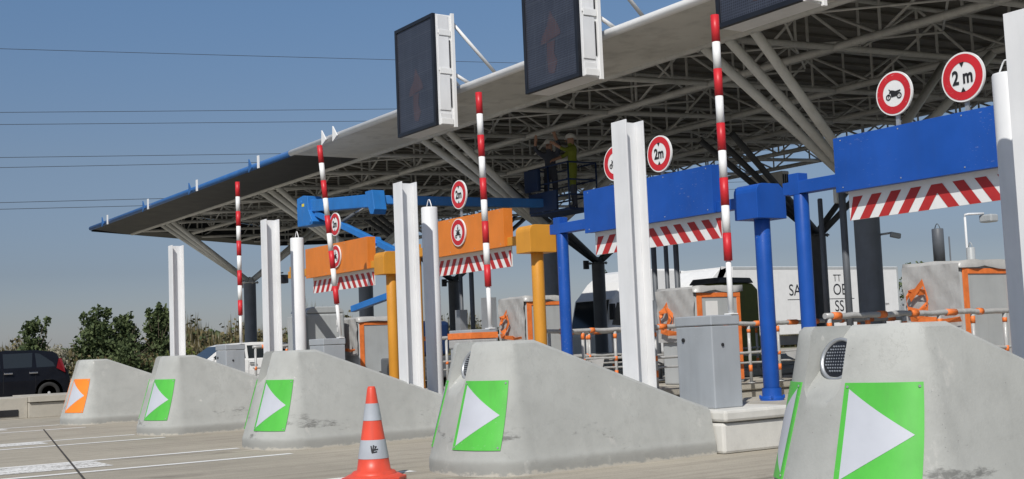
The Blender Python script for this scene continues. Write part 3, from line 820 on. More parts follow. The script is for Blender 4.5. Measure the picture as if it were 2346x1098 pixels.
while x < XR:
    y0 = YF + 0.5 if x > XL else YF + (XL - x) / 0.9 + 0.4
    for a, b in zip(ys[:-1], ys[1:]):
        if b <= y0: continue
        a2 = max(a, y0)
        ribs.box(x - 0.03, x + 0.03, a2, b - .001, 0, 0.001) if False else ribs.beam((x, a2, ZD(a2) - 0.03), (x, b, ZD(b) - 0.03), 0.05, 0.05)
    x += 0.62
ribs.build('deck_ribs', 'deck', can)
SE = lambda y: 6.10
roofsheet(SE, lambda y: XS, lambda y: XR, [YF, 14.2], 0.02, 0).build('soffit', 'soffit', can)
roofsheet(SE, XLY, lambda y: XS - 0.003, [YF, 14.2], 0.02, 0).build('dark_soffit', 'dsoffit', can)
mb = MB()
# chamfered left end: a strip of dark soffit 1.3 m wide and a fascia
for a, b in ((14.203, 18), (18, 23.5)):
    P = [(XLY(a), a, ZB(a)), (XLY(a) + 1.7, a, ZB(a)), (XLY(b) + 1.7, b, ZB(b)), (XLY(b), b, ZB(b))]
    mb.face(P); mb.face([(p[0], p[1], p[2] + 0.02) for p in P][::-1])
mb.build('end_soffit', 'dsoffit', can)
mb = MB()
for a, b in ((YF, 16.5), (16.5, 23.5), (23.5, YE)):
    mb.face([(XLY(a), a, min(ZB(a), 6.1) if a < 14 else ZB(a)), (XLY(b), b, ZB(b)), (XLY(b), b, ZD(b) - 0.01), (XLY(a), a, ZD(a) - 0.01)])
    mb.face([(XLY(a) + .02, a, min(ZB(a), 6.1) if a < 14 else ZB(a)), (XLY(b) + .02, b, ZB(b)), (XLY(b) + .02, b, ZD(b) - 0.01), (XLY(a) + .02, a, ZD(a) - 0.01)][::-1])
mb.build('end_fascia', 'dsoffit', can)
mb = MB(); mb.tube((XS, YF - 0.02, 6.14), (XR, YF - 0.02, 6.14), 0.075, 16); mb.build('edge_tube', 'white2', can)
mb = MB(); mb.tube((XL, YF - 0.02, 6.14), (XS - 0.002, YF - 0.02, 6.14), 0.078, 16); e = mb.build('edge_tube', 'dblue', can); e['label'] = 'blue left section of the canopy edge tube'
for x, m in ((-45.0, 'dblue'), (-44.4, 'white2'), (-40.1, 'dblue'), (-39.65, 'white2'), (-35.55, 'dblue'), (-34.95, 'white2'), (-30.75, 'dblue'), (-30.2, 'white2'), (-26.15, 'white2'), (-25.55, 'white2')):
    mb = MB()
    if m == 'white2' and x < -28: mb.box(x - 0.05, x + 0.05, YF - 0.13, YF - 0.10, 6.03, 6.36)
    else: mb.prism([(0.13, -0.05), (-0.12, -0.16), (-0.10, 0.20)], (x, YF - 0.13, 6.16), X3, Z3, (0, 0.03, 0))
    mb.build('edge_fin', m, can)
# trusses along the canopy
def truss(p0, p1, zb0, zt0, n, rb, rt_, rd):
    mb = MB(); p0, p1 = Vector(p0), Vector(p1)
    B = [p0.lerp(p1, k / n) for k in range(n + 1)]
    b_ = [Vector((p.x, p.y, zb0(p.y))) for p in B]; t_ = [Vector((p.x, p.y, zt0(p.y) - 0.10)) for p in B]
    for k in range(n):
        mb.tube(b_[k], b_[k + 1], rb, 8, caps=(k in (0, n - 1))); mb.tube(t_[k], t_[k + 1], rt_, 6, caps=False)
        if k % 2 == 0: mb.tube(b_[k], t_[k + 1], rd, 6, caps=False)
        else: mb.tube(t_[k], b_[k + 1], rd, 6, caps=False)
        mb.tube(b_[k], t_[k], rd, 6, caps=False)
    return mb
for y in (14.2, 16.8, 20.5, 24.0, 27.5, 30.6):
    x0 = XLY(y) + (0.4 if y < 15 else 1.2)
    n = 2 * int((XR - x0) / 3.25)
    truss((x0, y, 0), (XR, y, 0), ZB, ZD, n, 0.07, 0.05, 0.03).build('truss', 'steel', can)
k = 0
x = -44.0 - 3.25 * 3
while x < XR:
    ya = max(14.2, YF + (XL - x) / 0.90 + 1.6)
    if ya < 28: truss((x, ya, 0), (x, 30.6, 0), ZB, ZD, 2 * max(2, int((30.6 - ya) / 3.0)), 0.055, 0.045, 0.028).build('truss', 'steel', can)
    x += 3.25
# plan bracing at bottom chord level
br = MB()
x = -46.0
while x < XR - 3:
    for (a, b) in ((14.2, 18.2), (20.5, 25.6)):
        br.tube((x, a, ZB(a) + .07), (x + 3.25, b, ZB(b) + .07), 0.022, 6); br.tube((x + 3.25, a, ZB(a) + 0.12), (x, b, ZB(b) + .12), 0.022, 6)
    x += 3.25
br.build('bracing', 'steel', can)

# tree columns
def tree_column(x, y, front, label, zh):
    m = 'col' if front else 'dsteel'; ms = 'strut' if front else 'dsteel'  # rear row: canopy shade is put into the darker paint
    t = thing('canopy_column', label, 'column', (x, y, 0), 'branching columns that carry the canopy')
    mb = MB(); mb.lathe((x, y, 0), [(0.225, 0), (0.225, zh - 0.12)], 28); mb.build('shaft', m, t)
    mb = MB(); mb.lathe((x, y, zh - 0.12), [(0.0001, 0), (0.33, 0), (0.33, 0.035), (0.2, 0.04), (0.16, 0.2), (0.0001, 0.24)], 20)
    for a in (0, 60, 120, 180, 240, 300): mb.tube((x + .28 * math.cos(R(a)), y + .28 * math.sin(R(a)), zh - .15), (x + .28 * math.cos(R(a)), y + .28 * math.sin(R(a)), zh - .05), 0.025, 6)
    mb.box(x - .46, x - .38, y - .3, y - .1, zh - 0.28, zh + .02)
    mb.build('head', ms, t)
    for dx in (-0.6, 0.0, 0.6):
        yt = 14.2 if front else 22.4
        s_ = MB(); s_.tube((x + dx * 0.16, y - 0.12, zh), (x + dx, yt, ZB(yt) - .03), 0.085, 12); s_.build('strut', ms, t)
    for dx in (-0.55, 0.55):
        yt = 20.5 if front else 29.6
        s_ = MB(); s_.tube((x + dx * 0.2, y + 0.12, zh), (x + dx, yt, ZB(yt) - .03), 0.085, 12); s_.build('strut', ms, t)
    return t
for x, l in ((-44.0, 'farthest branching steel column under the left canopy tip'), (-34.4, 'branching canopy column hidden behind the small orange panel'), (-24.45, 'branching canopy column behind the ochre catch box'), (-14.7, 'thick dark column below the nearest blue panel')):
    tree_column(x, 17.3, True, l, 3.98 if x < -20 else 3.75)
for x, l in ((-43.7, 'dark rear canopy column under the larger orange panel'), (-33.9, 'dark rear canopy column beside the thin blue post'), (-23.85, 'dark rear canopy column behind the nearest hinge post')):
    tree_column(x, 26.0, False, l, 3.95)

# ------------------------------------------------------------------ LED lane signs on the canopy edge
LL = ['leftmost dark lane sign panel, wholly in view with its white side case', 'middle dark lane sign panel cut by the top edge, amber arrow', 'rightmost dark lane sign panel, only its lower edge in view']
led0 = None
for k, x0 in enumerate((-21.42, -16.88, -12.2)):
    x1 = x0 + 1.52; z0, z1, y0, y1 = 5.36, 7.52, 11.6, 12.06
    loc = (x0, y0, z0)
    if led0 is None:
        t = led0 = thing('lane_sign', '', 'display sign', loc, 'unlit lane signs on the canopy edge')
        cs = MB(); cs.box(x0 + .01, x1, y0 + 0.05, y1, z0 + .01, z1 - .01); cs_ = cs.build('case', 'white', t, bevel=0.008)
        for (a, b) in ((z0 + .02, z0 + .24), (z0 + .30, z0 + .98), (z0 + 1.06, z0 + 1.72), (z0 + 1.78, z1 - .03)):
            q = MB(); q.box(x1 + 0.002, x1 + 0.016, y0 + 0.085, y1 - 0.14, a, b); q.build('side_panel', 'white', cs_, bevel=0.004)
        q = MB()
        for zz in (z0 + .02, z0 + .99, z0 + 1.73): q.box(x1 + .017, x1 + .03, y0 + .10, y1 - .10, zz - .01 + .02, zz + .12)
        q.box(x1 + 0.002, x1 + 0.05, y1 - 0.09, y1 - 0.02, z0 - .02, z1 + .02)
        q.build('bracket', 'white2', cs_, bevel=0.004)
        q = MB()
        for a, b in ((z0 + .36, z0 + .92), (z0 + 1.12, z0 + 1.66)): q.box(x1 + .003, x1 + .012, y1 - .125, y1 - .105, a, b)
        q.build('cable_slot', 'black', cs_)
        fr = MB(); b = 0.07
        fr.box(x0, x1 + .002, y0 - .02, y0 + .05, z0, z0 + b); fr.box(x0, x1 + .002, y0 - .02, y0 + .05, z1 - b, z1)
        fr.box(x0, x0 + b, y0 - .02, y0 + .05, z0 + b + .001, z1 - b - .001); fr.box(x1 + .002 - b, x1 + .002, y0 - .02, y0 + .05, z0 + b + .001, z1 - b - .001)
        fr.build('bezel', 'frame', t, bevel=0.004)
        ds = MB(); ds.box(x0 + b, x1 - b, y0 + 0.002, y0 + .03, z0 + b, z1 - b, 0)
        xc = (x0 + x1) / 2 + 0.02; zc = z0 + 0.62; f = y0 - 0.001
        for poly in ([(-.30, .10), (.28, .18), (.22, .33), (.10, .48), (.0, .62), (-.10, .38), (-.24, .25)], [(-.12, .10), (.10, .13), (.07, -.10), (.16, -.25), (.05, -.42), (-.10, -.40), (-.14, -.15)]):
            ds.face([(xc + a, f if len(poly) == 7 else f, zc + c) for a, c in poly], 1)
        ds.build('display', ['led', 'ledo'], t)
        for xa in (x1 - .05, x0 + .1):
            for (za, yb2, zb2) in ((z1 - .1, 13.2, 6.30), (z0 + 1.05, 12.5, 6.18)):
                st = MB(); st.tube((xa, y1 - .05, za), (xa, yb2, zb2), 0.035, 10); st.build('stay', 'white2', t)
        o = t
    else: o = copy_tree(led0, loc)
    o['label'] = LL[k]

# ------------------------------------------------------------------ payment kiosks wrapped in plastic and tape
def kiosk(label, x1, y0, y1, h, wx=0.85, top=0.44, tapes=True, arm=True):
    x0 = x1 - wx
    t = thing('payment_kiosk', label, 'payment kiosk', ((x0 + x1) / 2, (y0 + y1) / 2, top), 'wrapped payment kiosks on the islands')
    mb = MB(); mb.box(x0, x1, y0, y1, top, top + h); mb.build('housing', 'lgrey', t, bevel=0.03)
    # wrinkled plastic sheet over the top
    rnd = random.Random(int(x1 * 100)); pl = MB(); NX, NY = 10, 10
    cor = [(x0 - .03, y0 - .03), (x1 + .03, y0 - .03), (x1 + .03, y1 + .03), (x0 - .03, y1 + .03)]
    loop = []
    for k in range(4):
        a, b = cor[k], cor[(k + 1) % 4]
        for q in range(7): loop.append((a[0] + (b[0] - a[0]) * q / 7, a[1] + (b[1] - a[1]) * q / 7))
    top_ = [(p[0], p[1], top + h + 0.02 + rnd.uniform(0, .03)) for p in loop]
    bot_ = [(p[0] + rnd.uniform(-.02, .03), p[1] + rnd.uniform(-.03, .02), top + h - .04 - .02 * math.sin(k_ * 1.1) - rnd.uniform(.0, .03)) for k_, p in enumerate(loop)]
    n = len(loop); c = ((x0 + x1) / 2, (y0 + y1) / 2, top + h + 0.06)
    pl.grid(top_ + bot_ + [c], [(i, n + i, n + (i + 1) % n, (i + 1) % n) for i in range(n)] + [(i, (i + 1) % n, 2 * n) for i in range(n)], 0, True)
    # sheet hanging loose on the front face
    NX, NZ = 12, 14
    vs = []
    for i in range(NX + 1):
        for j in range(NZ + 1):
            u, v = i / NX, j / NZ
            vs.append((x0 - 0.03 + (wx + .04) * u, y0 - 0.035 - 0.022 * abs(math.sin(u * 9 + v * 7 + x1)) * (0.4 + v) - rnd.uniform(0, .012), top + h * (0.45 + 0.55 * v)))
    pl.grid(vs, [(i * (NZ + 1) + j, (i + 1) * (NZ + 1) + j, (i + 1) * (NZ + 1) + j + 1, i * (NZ + 1) + j + 1) for i in range(NX) for j in range(NZ)], 0, True)
    pl.build('plastic_sheet', 'wrap', t)
    e = 0.012
    for bb in ((x1 + .001, x1 + e, y1 - .09, y1 - .015, top + .05, top + h - .141), (x1 + .001, x1 + e + .002, y0 + .121, y1 - .012, top + h - .14, top + h - .07), (x1 + .001, x1 + e, y0 + .01, y0 + .12, top + .02, top + h - .06)):
        tp = MB(); tp.box(*bb); tp.build('orange_tape', 'tape', t, bevel=0.008)
    # crumpled ribbon of tape wound round the bulge on the front sheet, then across to the corner
    wv = MB(); pts = []
    for q in range(11):
        a = 2 * math.pi * q / 9 + rnd.uniform(-.2, .2); rr = rnd.uniform(.45, 1.0)
        pts.append((0.30 + .24 * rr * math.cos(a + 2.2), 0.70 + .13 * rr * math.sin(a + 2.2)))
    pts += [(.42, .86), (.44, .70), (.3, .58), (.12, .57), (.4, .55), (.6, .54), (.8, .53), (1.03, .54)]
    L = []; U = []
    for k, (a, v) in enumerate(pts):
        c = Vector((x0 + wx * a + rnd.uniform(-.015, .015), y0 - 0.115 - .03 * (k % 2) + rnd.uniform(-.02, .01), top + h * v))
        hh = rnd.uniform(.018, .05)
        L.append(c - Vector((rnd.uniform(-.02, .02), rnd.uniform(-.02, .0), hh))); U.append(c + Vector((rnd.uniform(-.02, .02), rnd.uniform(-.03, .02), hh)))
    n = len(pts); wv.grid(L + U, [(k, k + 1, n + k + 1, n + k) for k in range(n - 1)], 0, False)
    tb = wv.build('orange_tape', 'tape', t, weld=False)
    md = tb.modifiers.new('thick', 'SOLIDIFY'); md.thickness = 0.006
    return t
kiosk('nearest payment kiosk wrapped in grey plastic with orange tape, behind the largest nose', -9.95, 13.43, 14.45, 1.55)
kk = kiosk('grey payment kiosk with orange tape frame, behind the large grey gate cabinet', -14.5, 13.0, 13.95, 1.5)
mb = MB(); mb.box(-14.499, -14.494, 13.2, 13.45, 1.28, 1.74); mb.build('paper_notice', 'white2', kk)
kiosk('grey wrapped payment kiosk with orange tape beside the ochre post', -19.15, 12.95, 13.85, 1.6)
kiosk('farthest payment kiosk edged in orange tape, behind the leaning boom', -23.75, 11.75, 12.75, 1.42)
# square window patch on the second kiosk
# grey machine with a rounded hood
t = thing('hooded_machine', 'light grey hooded toll machine with small white labels behind the leaning boom', 'toll machine', (-24.3, 11.05, 0.44))
mb = MB(); mb.box(-24.75, -23.9, 10.62, 11.5, 0.44, 2.0); mb.build('housing', 'lgrey', t, bevel=0.05, seg=3)
mb = MB(); prof = [(0, 0), (0.88, 0)] + [(0.88 - .22 + .22 * math.cos(R(a)), .0 + .14 * math.sin(R(a))) for a in (30, 60, 90)] + [(.22 - .22 * math.sin(R(a)), .14 * math.cos(R(a))) for a in (0, 30, 60)]
mb.prism(prof, (-24.75, 10.62, 2.003), Y3, Z3, (0.85, 0, 0)); mb.build('hood', 'lgrey', t, bevel=0.02)
mb = MB(); mb.box(-23.898, -23.893, 11.30, 11.38, 1.74, 1.86); mb.box(-23.898, -23.893, 11.31, 11.38, 1.60, 1.70); mb.build('paper_label', 'white2', t)
mb = MB(); mb.box(-24.78, -23.85, 10.57, 10.60, 0.44, 1.96); mb.build('door', 'lgrey', t, bevel=0.01)
mb = MB(); mb.box(-24.78, -23.84, 10.50, 11.62, 0.44, 0.60); mb.build('plinth', 'lgrey', t, bevel=0.02)

# grey steel channels near the kiosks
def channel(x, y, z, label, s=0.10):
    mb = MB(); mb.box(x - s, x + s, y - s, y - s + .015, 0.44, z); mb.box(x - s, x - s + .015, y - s + .0155, y + s, 0.44, z - .001); mb.box(x + s - .015, x + s, y - s + .0155, y + s, 0.44, z - .001)
    tag(mb.build('steel_channel', 'galv', origin=(x, y, 0.44)), label, 'post', 'bare steel channel posts on the islands')
channel(-18.95, 12.0, 2.05, 'bare grey steel channel post left of the taped kiosk beside the middle boom')
channel(-23.55, 13.0, 1.97, 'bare grey steel channel post right of the hooded machine', .13)
channel(-23.75, 14.3, 2.0, 'bare grey steel channel post just left of the ochre post', .10)
# shaded thin posts under the canopy
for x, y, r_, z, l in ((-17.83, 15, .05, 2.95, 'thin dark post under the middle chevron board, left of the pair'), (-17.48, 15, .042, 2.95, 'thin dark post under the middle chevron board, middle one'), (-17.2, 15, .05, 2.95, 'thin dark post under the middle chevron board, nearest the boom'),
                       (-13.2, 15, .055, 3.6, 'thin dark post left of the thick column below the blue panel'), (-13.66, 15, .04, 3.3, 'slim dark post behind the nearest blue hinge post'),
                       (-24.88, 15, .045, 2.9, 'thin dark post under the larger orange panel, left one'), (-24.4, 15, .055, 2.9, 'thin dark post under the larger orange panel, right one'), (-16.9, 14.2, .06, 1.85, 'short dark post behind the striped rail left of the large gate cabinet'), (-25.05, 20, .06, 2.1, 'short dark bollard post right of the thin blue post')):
    mb = MB(); mb.tube((x, y, 0.44), (x, y, z), r_, 14); mb.tube((x, y, z), (x, y, z + .012), r_ * .8, 14)
    mb.tube((x, y, .44), (x, y, .47), r_ * 1.8, 14)
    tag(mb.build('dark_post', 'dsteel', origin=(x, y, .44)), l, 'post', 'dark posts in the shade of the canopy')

# ------------------------------------------------------------------ railings wrapped in plastic and tape
def rail(label, x, y0, y1, seed, ztop=1.36):
    rnd = random.Random(seed)
    t = thing('guard_rail', label, 'railing', (x, (y0 + y1) / 2, 0.44), 'taped guard rails along the islands')
    mb = MB(); N = 26
    mb.path([(x + rnd.uniform(-.008, .008), y0 + (y1 - y0) * k / N, ztop + rnd.uniform(-.008, .008)) for k in range(N + 1)], 0.034, 10); mb.build('top_rail', 'wrap', t)
    mb = MB(); mb.path([(x, y0 + (y1 - y0) * k / N, ztop - 0.45 + rnd.uniform(-.006, .006)) for k in range(N + 1)], 0.022, 8); mb.build('mid_rail', 'wrap', t)
    mb = MB(); mb.path([(x, y0 + (y1 - y0) * k / N, ztop - 0.60 + rnd.uniform(-.006, .006)) for k in range(N + 1)], 0.016, 8); mb.build('mid_rail', 'wrap', t)
    n = max(2, int((y1 - y0) / 0.62))
    for k in range(n + 1):
        y = y0 + .06 + (y1 - y0 - .12) * k / n
        p = MB(); p.tube((x, y, 0.44), (x, y, ztop - .03), 0.026, 10); p.tube((x, y, .44), (x, y, .455), .06, 10); p.build('post', 'wrap', t)
        for zz in (ztop - .14, ztop - .50, .62):
            if rnd.random() < .8:
                tp = MB(); tp.tube((x, y, zz), (x, y, zz + rnd.uniform(.05, .10)), 0.030, 10); tp.build('orange_tape', 'tape', t)
        yy = y + rnd.uniform(.05, .25)
        if yy < y1 - .2:
            tp = MB(); tp.tube((x, yy, ztop), (x, yy + rnd.uniform(.06, .22), ztop), 0.042, 10); tp.build('orange_tape', 'tape', t)
        if rnd.random() < .6 and y < y1 - .5:      # torn flap of plastic
            fl = MB(); yb = y + .1; fl.grid([(x + .01, yb, ztop - .45), (x + .015, yb + .3, ztop - .45), (x + .06, yb + .22, ztop - .60), (x + .03, yb + .06, ztop - .53)], [(0, 1, 2, 3)]); fl.build('plastic_flap', 'wrap', t)
    return t
rail('taped grey rail running behind the top of the largest nose', -9.5, 10.4, 14.3, 3)
rail('taped rail with white and orange posts behind the large gate cabinet and blue post', -14.05, 11.7, 17.5, 4)
rail('taped rail right of the thin blue post', -18.75, 13.4, 18.5, 5)
rail('taped rail behind the hooded machine', -23.5, 13.4, 17.0, 6)
rail('taped rail on the far side of the middle island', -15.75, 11.0, 15.0, 8)
rail('taped rail seen low beside the second white cylinder', -20.4, 11.2, 16.0, 9)
rail('far taped rail in front of the white car', -25.35, 10.0, 13.0, 10)

# ------------------------------------------------------------------ traffic cone
cxn, cyn = -10.33, 5.22
t = thing('traffic_cone', 'orange road cone with two grey reflective bands standing on the pavement', 'traffic cone', (cxn, cyn, 0))
Hc = 0.86
rc = lambda z: 0.036 + (0.172 - 0.036) * (1 - z / Hc) ** 1.02
mb = MB(); prof = [(rc(z), z) for z in (0.10, .2, .3, .4, .5, .6, .7, Hc - .02)] + [(0.030, Hc), (0.024, Hc), (0.02, Hc - .05)]
prof = [(0.215, .055), (0.205, .075), (0.19, .09)] + prof
mb.lathe((cxn, cyn, 0), prof, 36); mb.build('cone_body', 'cone', t)
mb = MB(); n = 8
oct_ = [(0.30 * math.cos(R(22.5 + 45 * k)), 0.30 * math.sin(R(22.5 + 45 * k))) for k in range(8)]
mb.prism(oct_, (cxn, cyn, 0.004), X3, Y3, (0, 0, .035)); mb.lathe((cxn, cyn, 0), [(0.27, .04), (.235, .06), (.21, .062)], 32); mb.build('base', 'cone', t, bevel=0.008)
for a, b in ((0.205, 0.375), (0.55, 0.705)):
    mb = MB(); mb.lathe((cxn, cyn, 0), [(rc(a) + .003, a), (rc(b) + .003, b)], 36); bd = mb.build('reflective_band', 'conew', t)
    if a < .3:
        # hand-painted black scribble and faded stencil on the lower band
        mk = MB(); va = math.atan2(-cyn, -cxn)
        def onband(u, z): 
            r_ = rc(z) + .0055; an = va + u / r_; return (cxn + r_ * math.cos(an), cyn + r_ * math.sin(an), z)
        for (u0, z0_, u1, z1_, wd) in ((-.02, .325, -.012, .265, .006), (.004, .33, -.006, .27, .006), (-.006, .268, .03, .32, .005), (.0, .285, .045, .292, .006), (-.015, .262, .035, .27, .006), (.012, .318, .03, .31, .005)):
            for q in range(4):
                u_a, u_b = u0 + (u1 - u0) * q / 4, u0 + (u1 - u0) * (q + 1) / 4; za, zb_ = z0_ + (z1_ - z0_) * q / 4, z0_ + (z1_ - z0_) * (q + 1) / 4
                du, dz = -(z1_ - z0_), (u1 - u0); L = math.hypot(du, dz); du, dz = du / L * wd, dz / L * wd
                mk.face([onband(u_a + du, za + dz), onband(u_a - du, za - dz), onband(u_b - du, zb_ - dz), onband(u_b + du, zb_ + dz)])
        mk.build('scribble', 'black', bd)

# ------------------------------------------------------------------ vehicles
def wheel(t, c, r, side, rimmat='alloy'):
    # side = +1: outer face towards +X
    ty = MB(); ax = (side, 0, 0)
    ty.lathe(c, [(r * .62, -.02), (r * .66, .0), (r * .92, .0), (r, -.03), (r, -.19), (r * .9, -.22), (r * .62, -.22)], 32, 0, ax)
    w_ = ty.build('wheel', 'tyre', t)
    rm = MB(); rm.lathe(c, [(r * .64, -.02), (r * .60, -.05), (r * .58, -.08)], 28, 0, ax); rm.lathe(c, [(r * .16, -.02), (r * .12, -.015), (0.0001, -.015)], 14, 0, ax)
    cc = Vector(c)
    for k in range(5):
        an = R(90 + 72 * k); dv = Vector((0, math.cos(an), math.sin(an))); tv = Vector((0, -math.sin(an), math.cos(an)))
        rm.obox(cc + dv * r * .38 - X3 * side * .035, dv * r * .24, tv * r * .085, X3 * .012)
    rm.lathe(c, [(r * .6, -.12), (0.0001, -.12)], 20, 1, ax)
    rm.build('rim', [rimmat, 'black'], w_)
def hatch(label, x, yr, L, W, paintm, dark):
    """Estate/MPV facing -Y, near side at +X = x, rear bumper at yr."""
    t = thing('parked_car', label, 'car', (x - W / 2, yr - L / 2, 0))
    yf = yr - L
    Y = lambda u: yf + u * L                      # u: 0 nose .. 1 tail
    # side silhouette (u, z) lower body
    low = [(0.0, .32), (0.0, .55), (.02, .70), (.08, .82), (.24, .97), (.30, 1.02), (.5, 1.03), (.8, 1.06), (.955, 1.08), (.985, .98), (1.0, .72), (1.0, .38), (.98, .26), (.03, .22)]
    def loft(prof, x0, x1, inset, mb, m=0):
        n = len(prof)
        A_ = [(x1, Y(u), z) for u, z in prof]; B_ = [(x0, Y(u), z) for u, z in prof]
        return A_, B_
    body = MB(); n = len(low)
    cu = sum(u for u, _ in low) / n; cz = .65
    cols = []
    for k, (xx, s_) in enumerate(((x, .965), (x - .05, 1.0), (x - W / 2, 1.01), (x - W + .05, 1.0), (x - W, .965))):
        cols.append([(xx - (0.05 if (z > .95 and k == 0) else (-.05 if (z > .95 and k == 4) else 0)), Y(cu + (u - cu) * s_), cz + (z - cz) * (s_ if s_ < 1 else 1)) for u, z in low])
    vs = [p for c_ in cols for p in c_]
    body.grid(vs, [(a * n + i, a * n + (i + 1) % n, (a + 1) * n + (i + 1) % n, (a + 1) * n + i) for a in range(4) for i in range(n)], 0, True)
    body.face(cols[0][::-1], 0); body.face(cols[-1], 0)
    b_ = body.build('body', paintm, t, bevel=0.02)
    # cabin: pillars and roof as a shell, glass set inside
    gl = [(.235, .98), (.40, 1.50), (.46, 1.565), (.62, 1.60), (.80, 1.585), (.90, 1.53), (.925, 1.44), (.965, 1.08)]
    cab = MB(); n = len(gl)
    ins = lambda z: 0.06 + (z - 1.0) * 0.30
    Aa = [(x - ins(z), Y(u), z) for u, z in gl]; Bb = [(x - W + ins(z), Y(u), z) for u, z in gl]
    for i in range(n - 1):
        cab.face([Aa[i], Aa[i + 1], Bb[i + 1], Bb[i]], 0 if 1 <= i <= 4 else 1, False)
    cab.face(Aa[::-1], 0); cab.face(Bb, 0)
    cab.build('cabin', [paintm, 'glass'], t, bevel=0.015)
    for (u0, u1, u2, u3) in ((.30, .42, .555, .555), (.575, .575, .755, .765), (.785, .78, .905, .875)):
        for s_ in (0, 1):
            q = MB(); e = .006
            xs = lambda z: (x - ins(z) + e) if s_ == 0 else (x - W + ins(z) - e)
            p = [(xs(1.08), Y(u0), 1.08), (xs(1.50), Y(u1), 1.50 if u1 > .45 else 1.45), (xs(1.50), Y(u3), 1.51 if u3 < .8 else 1.44), (xs(1.09), Y(u2), 1.09)]
            q.face(p if s_ else p[::-1]); q.build('side_window', 'glass', t, weld=False)
    for u in (.17, .86):
        for s_, xx in ((1, x + .004), (-1, x - W - .004)):
            ar = MB(); c = (xx - s_ * .01, Y(u), .33); ar.lathe(c, [(0.395, -.05), (0.395, .006), (.0001, .006)], 32, 0, (s_, 0, 0)); ar.build('wheel_arch', 'black', t)
            wheel(t, (xx + s_ * .012, Y(u), .325), .325, s_)
    # handles, tail lamp, mirror, sill
    for u in (.60, .815 if False else .76):
        h = MB(); h.obox((x + .02, Y(u), .93), (.02, 0, 0), (0, .12, 0), (0, 0, .022)); h.build('door_handle', 'chrome', t, bevel=.006)
    for s_, xx in ((1, x), (-1, x - W)):
        l = MB(); l.grid([(xx - s_ * .02, Y(.905), 1.04), (xx - s_ * .01, Y(.962), .90), (xx - s_ * .04, Y(.958), 1.08), (xx - s_ * .10, Y(.942), 1.32), (xx - s_ * .115, Y(.925), 1.32),
                           (xx - s_ * .22, Y(.985), .90), (xx - s_ * .24, Y(.975), 1.08)], [(0, 1, 2, 3, 4), (1, 5, 6, 2)])
        l.v = [v + Vector((s_ * .022, .02, 0)) for v in l.v]; l.build('tail_lamp', 'lamp', t, weld=False)
        mr = MB(); mr.obox((xx + s_ * .10, Y(.30), 1.08), (.09, 0, 0), (0, .05, .0), (0, 0, .065)); mr.build('mirror', paintm, t, bevel=.03)
        hl = MB(); hl.grid([(xx - s_ * .03 + s_ * .006, Y(.10), .80), (xx - s_ * .05, Y(.025), .68), (xx - s_ * .35, Y(-.002), .66), (xx - s_ * .33, Y(.02), .76)], [(0, 1, 2, 3)]); hl.build('headlight', 'chrome', t, weld=False)
    sl = MB()
    for u in (.40, .57, .775): sl.box(x + .0006, x + .003, Y(u) - .004, Y(u) + .004, .36, 1.0)
    sl.build('door_seam', 'black', t)
    return t
hatch('black hatchback car standing behind the low kerb at the left', -38.0, 9.28, 4.35, 1.82, 'carb', True)
hatch('white estate car behind the small grey gate cabinet', -38.2, 16.9, 4.6, 1.82, 'carw', False)

# trucks beyond the plaza, facing -Y
def truck(label, x, y0, box, lettering, clen=2.35, su=1.0):
    dy = 0.05
    W = 2.5
    t = thing('lorry', label, 'truck', (x - W / 2, y0 + 4, 0), 'white lorries beyond the toll plaza')
    side = [(0, .45), (-.05, 1.25), (0.02, 1.6), (.30, 2.75), (.5, 2.95), (.95, 3.45), (1.5, 3.85), (2.0, 3.97), (clen, 3.98), (clen, .9), (clen - .3, .45)]
    cb = MB(); cb.prism([(min(u * su, clen) if u < 2.05 else u, z) for u, z in side], (x - W, y0, 0), Y3, Z3, (W, 0, 0)); cb.build('cab', 'truckw', t, bevel=0.10, seg=3)
    ws = MB(); ws.face([(x - .12, y0 + .005, 1.62), (x - W + .12, y0 + .005, 1.62), (x - W + .15, y0 + .285, 2.72), (x - .15, y0 + .285, 2.72)]); ws.build('windscreen', 'glass', t, weld=False)
    q = MB(); q.face([(x + .004, y0 + .25, 1.7), (x + .004, y0 + .55, 2.6), (x + .004, y0 + 1.25, 2.6), (x + .004, y0 + 1.25, 1.6)]); q.build('side_window', 'glass', t, weld=False)
    mr = MB(); mr.box(x + .05, x + .3, y0 + .1, y0 + .25, 1.9, 2.55); mr.build('mirror', 'black', t, bevel=.03)
    ch = MB(); ch.box(x - W + .3, x - .3, y0 + 1.2, y0 + clen + dy + .1 + box, .55, .95); ch.build('chassis', 'dsteel', t)
    for u in (1.0, box - 1.2, box + .1) if box > 3 else (1.0, 4.4): wheel(t, (x - .02, y0 + u, .5), .5, 1, 'galv'); wheel(t, (x - W + .02, y0 + u, .5), .5, -1, 'galv')
    if box > 3:
        bx = MB(); yb0 = y0 + clen + dy + .15; bx.box(x - W, x + .03, yb0, yb0 + box, 1.0, 4.0); bo = bx.build('box_body', 'truckw', t, bevel=.03)
        tr = MB(); tr.box(x + .031, x + .045, yb0 + box - .1, yb0 + box, 1.02, 3.98); tr.box(x + .031, x + .042, yb0 + .05, yb0 + box - .1, 3.88, 3.98); tr.build('trim', 'lgrey', bo)
        lt = MB()
        for (s_, yy, zz, sz) in lettering: lt.text(s_, (x + .038, yy, zz), (0, 1, 0), (0, 0, 1), sz, align='LEFT', cond=.92)
        lt.face([(x + .038, 39.1, 2.52), (x + .038, 43.3, 2.52), (x + .038, 43.3, 2.545), (x + .038, 39.1, 2.545)])
        lt.build('lettering', 'frame', bo)
    t.location = (t.location.x * 1.12, t.location.y * 1.12, 0); t.scale = (1.12, 1.12, 1.09)
    return t
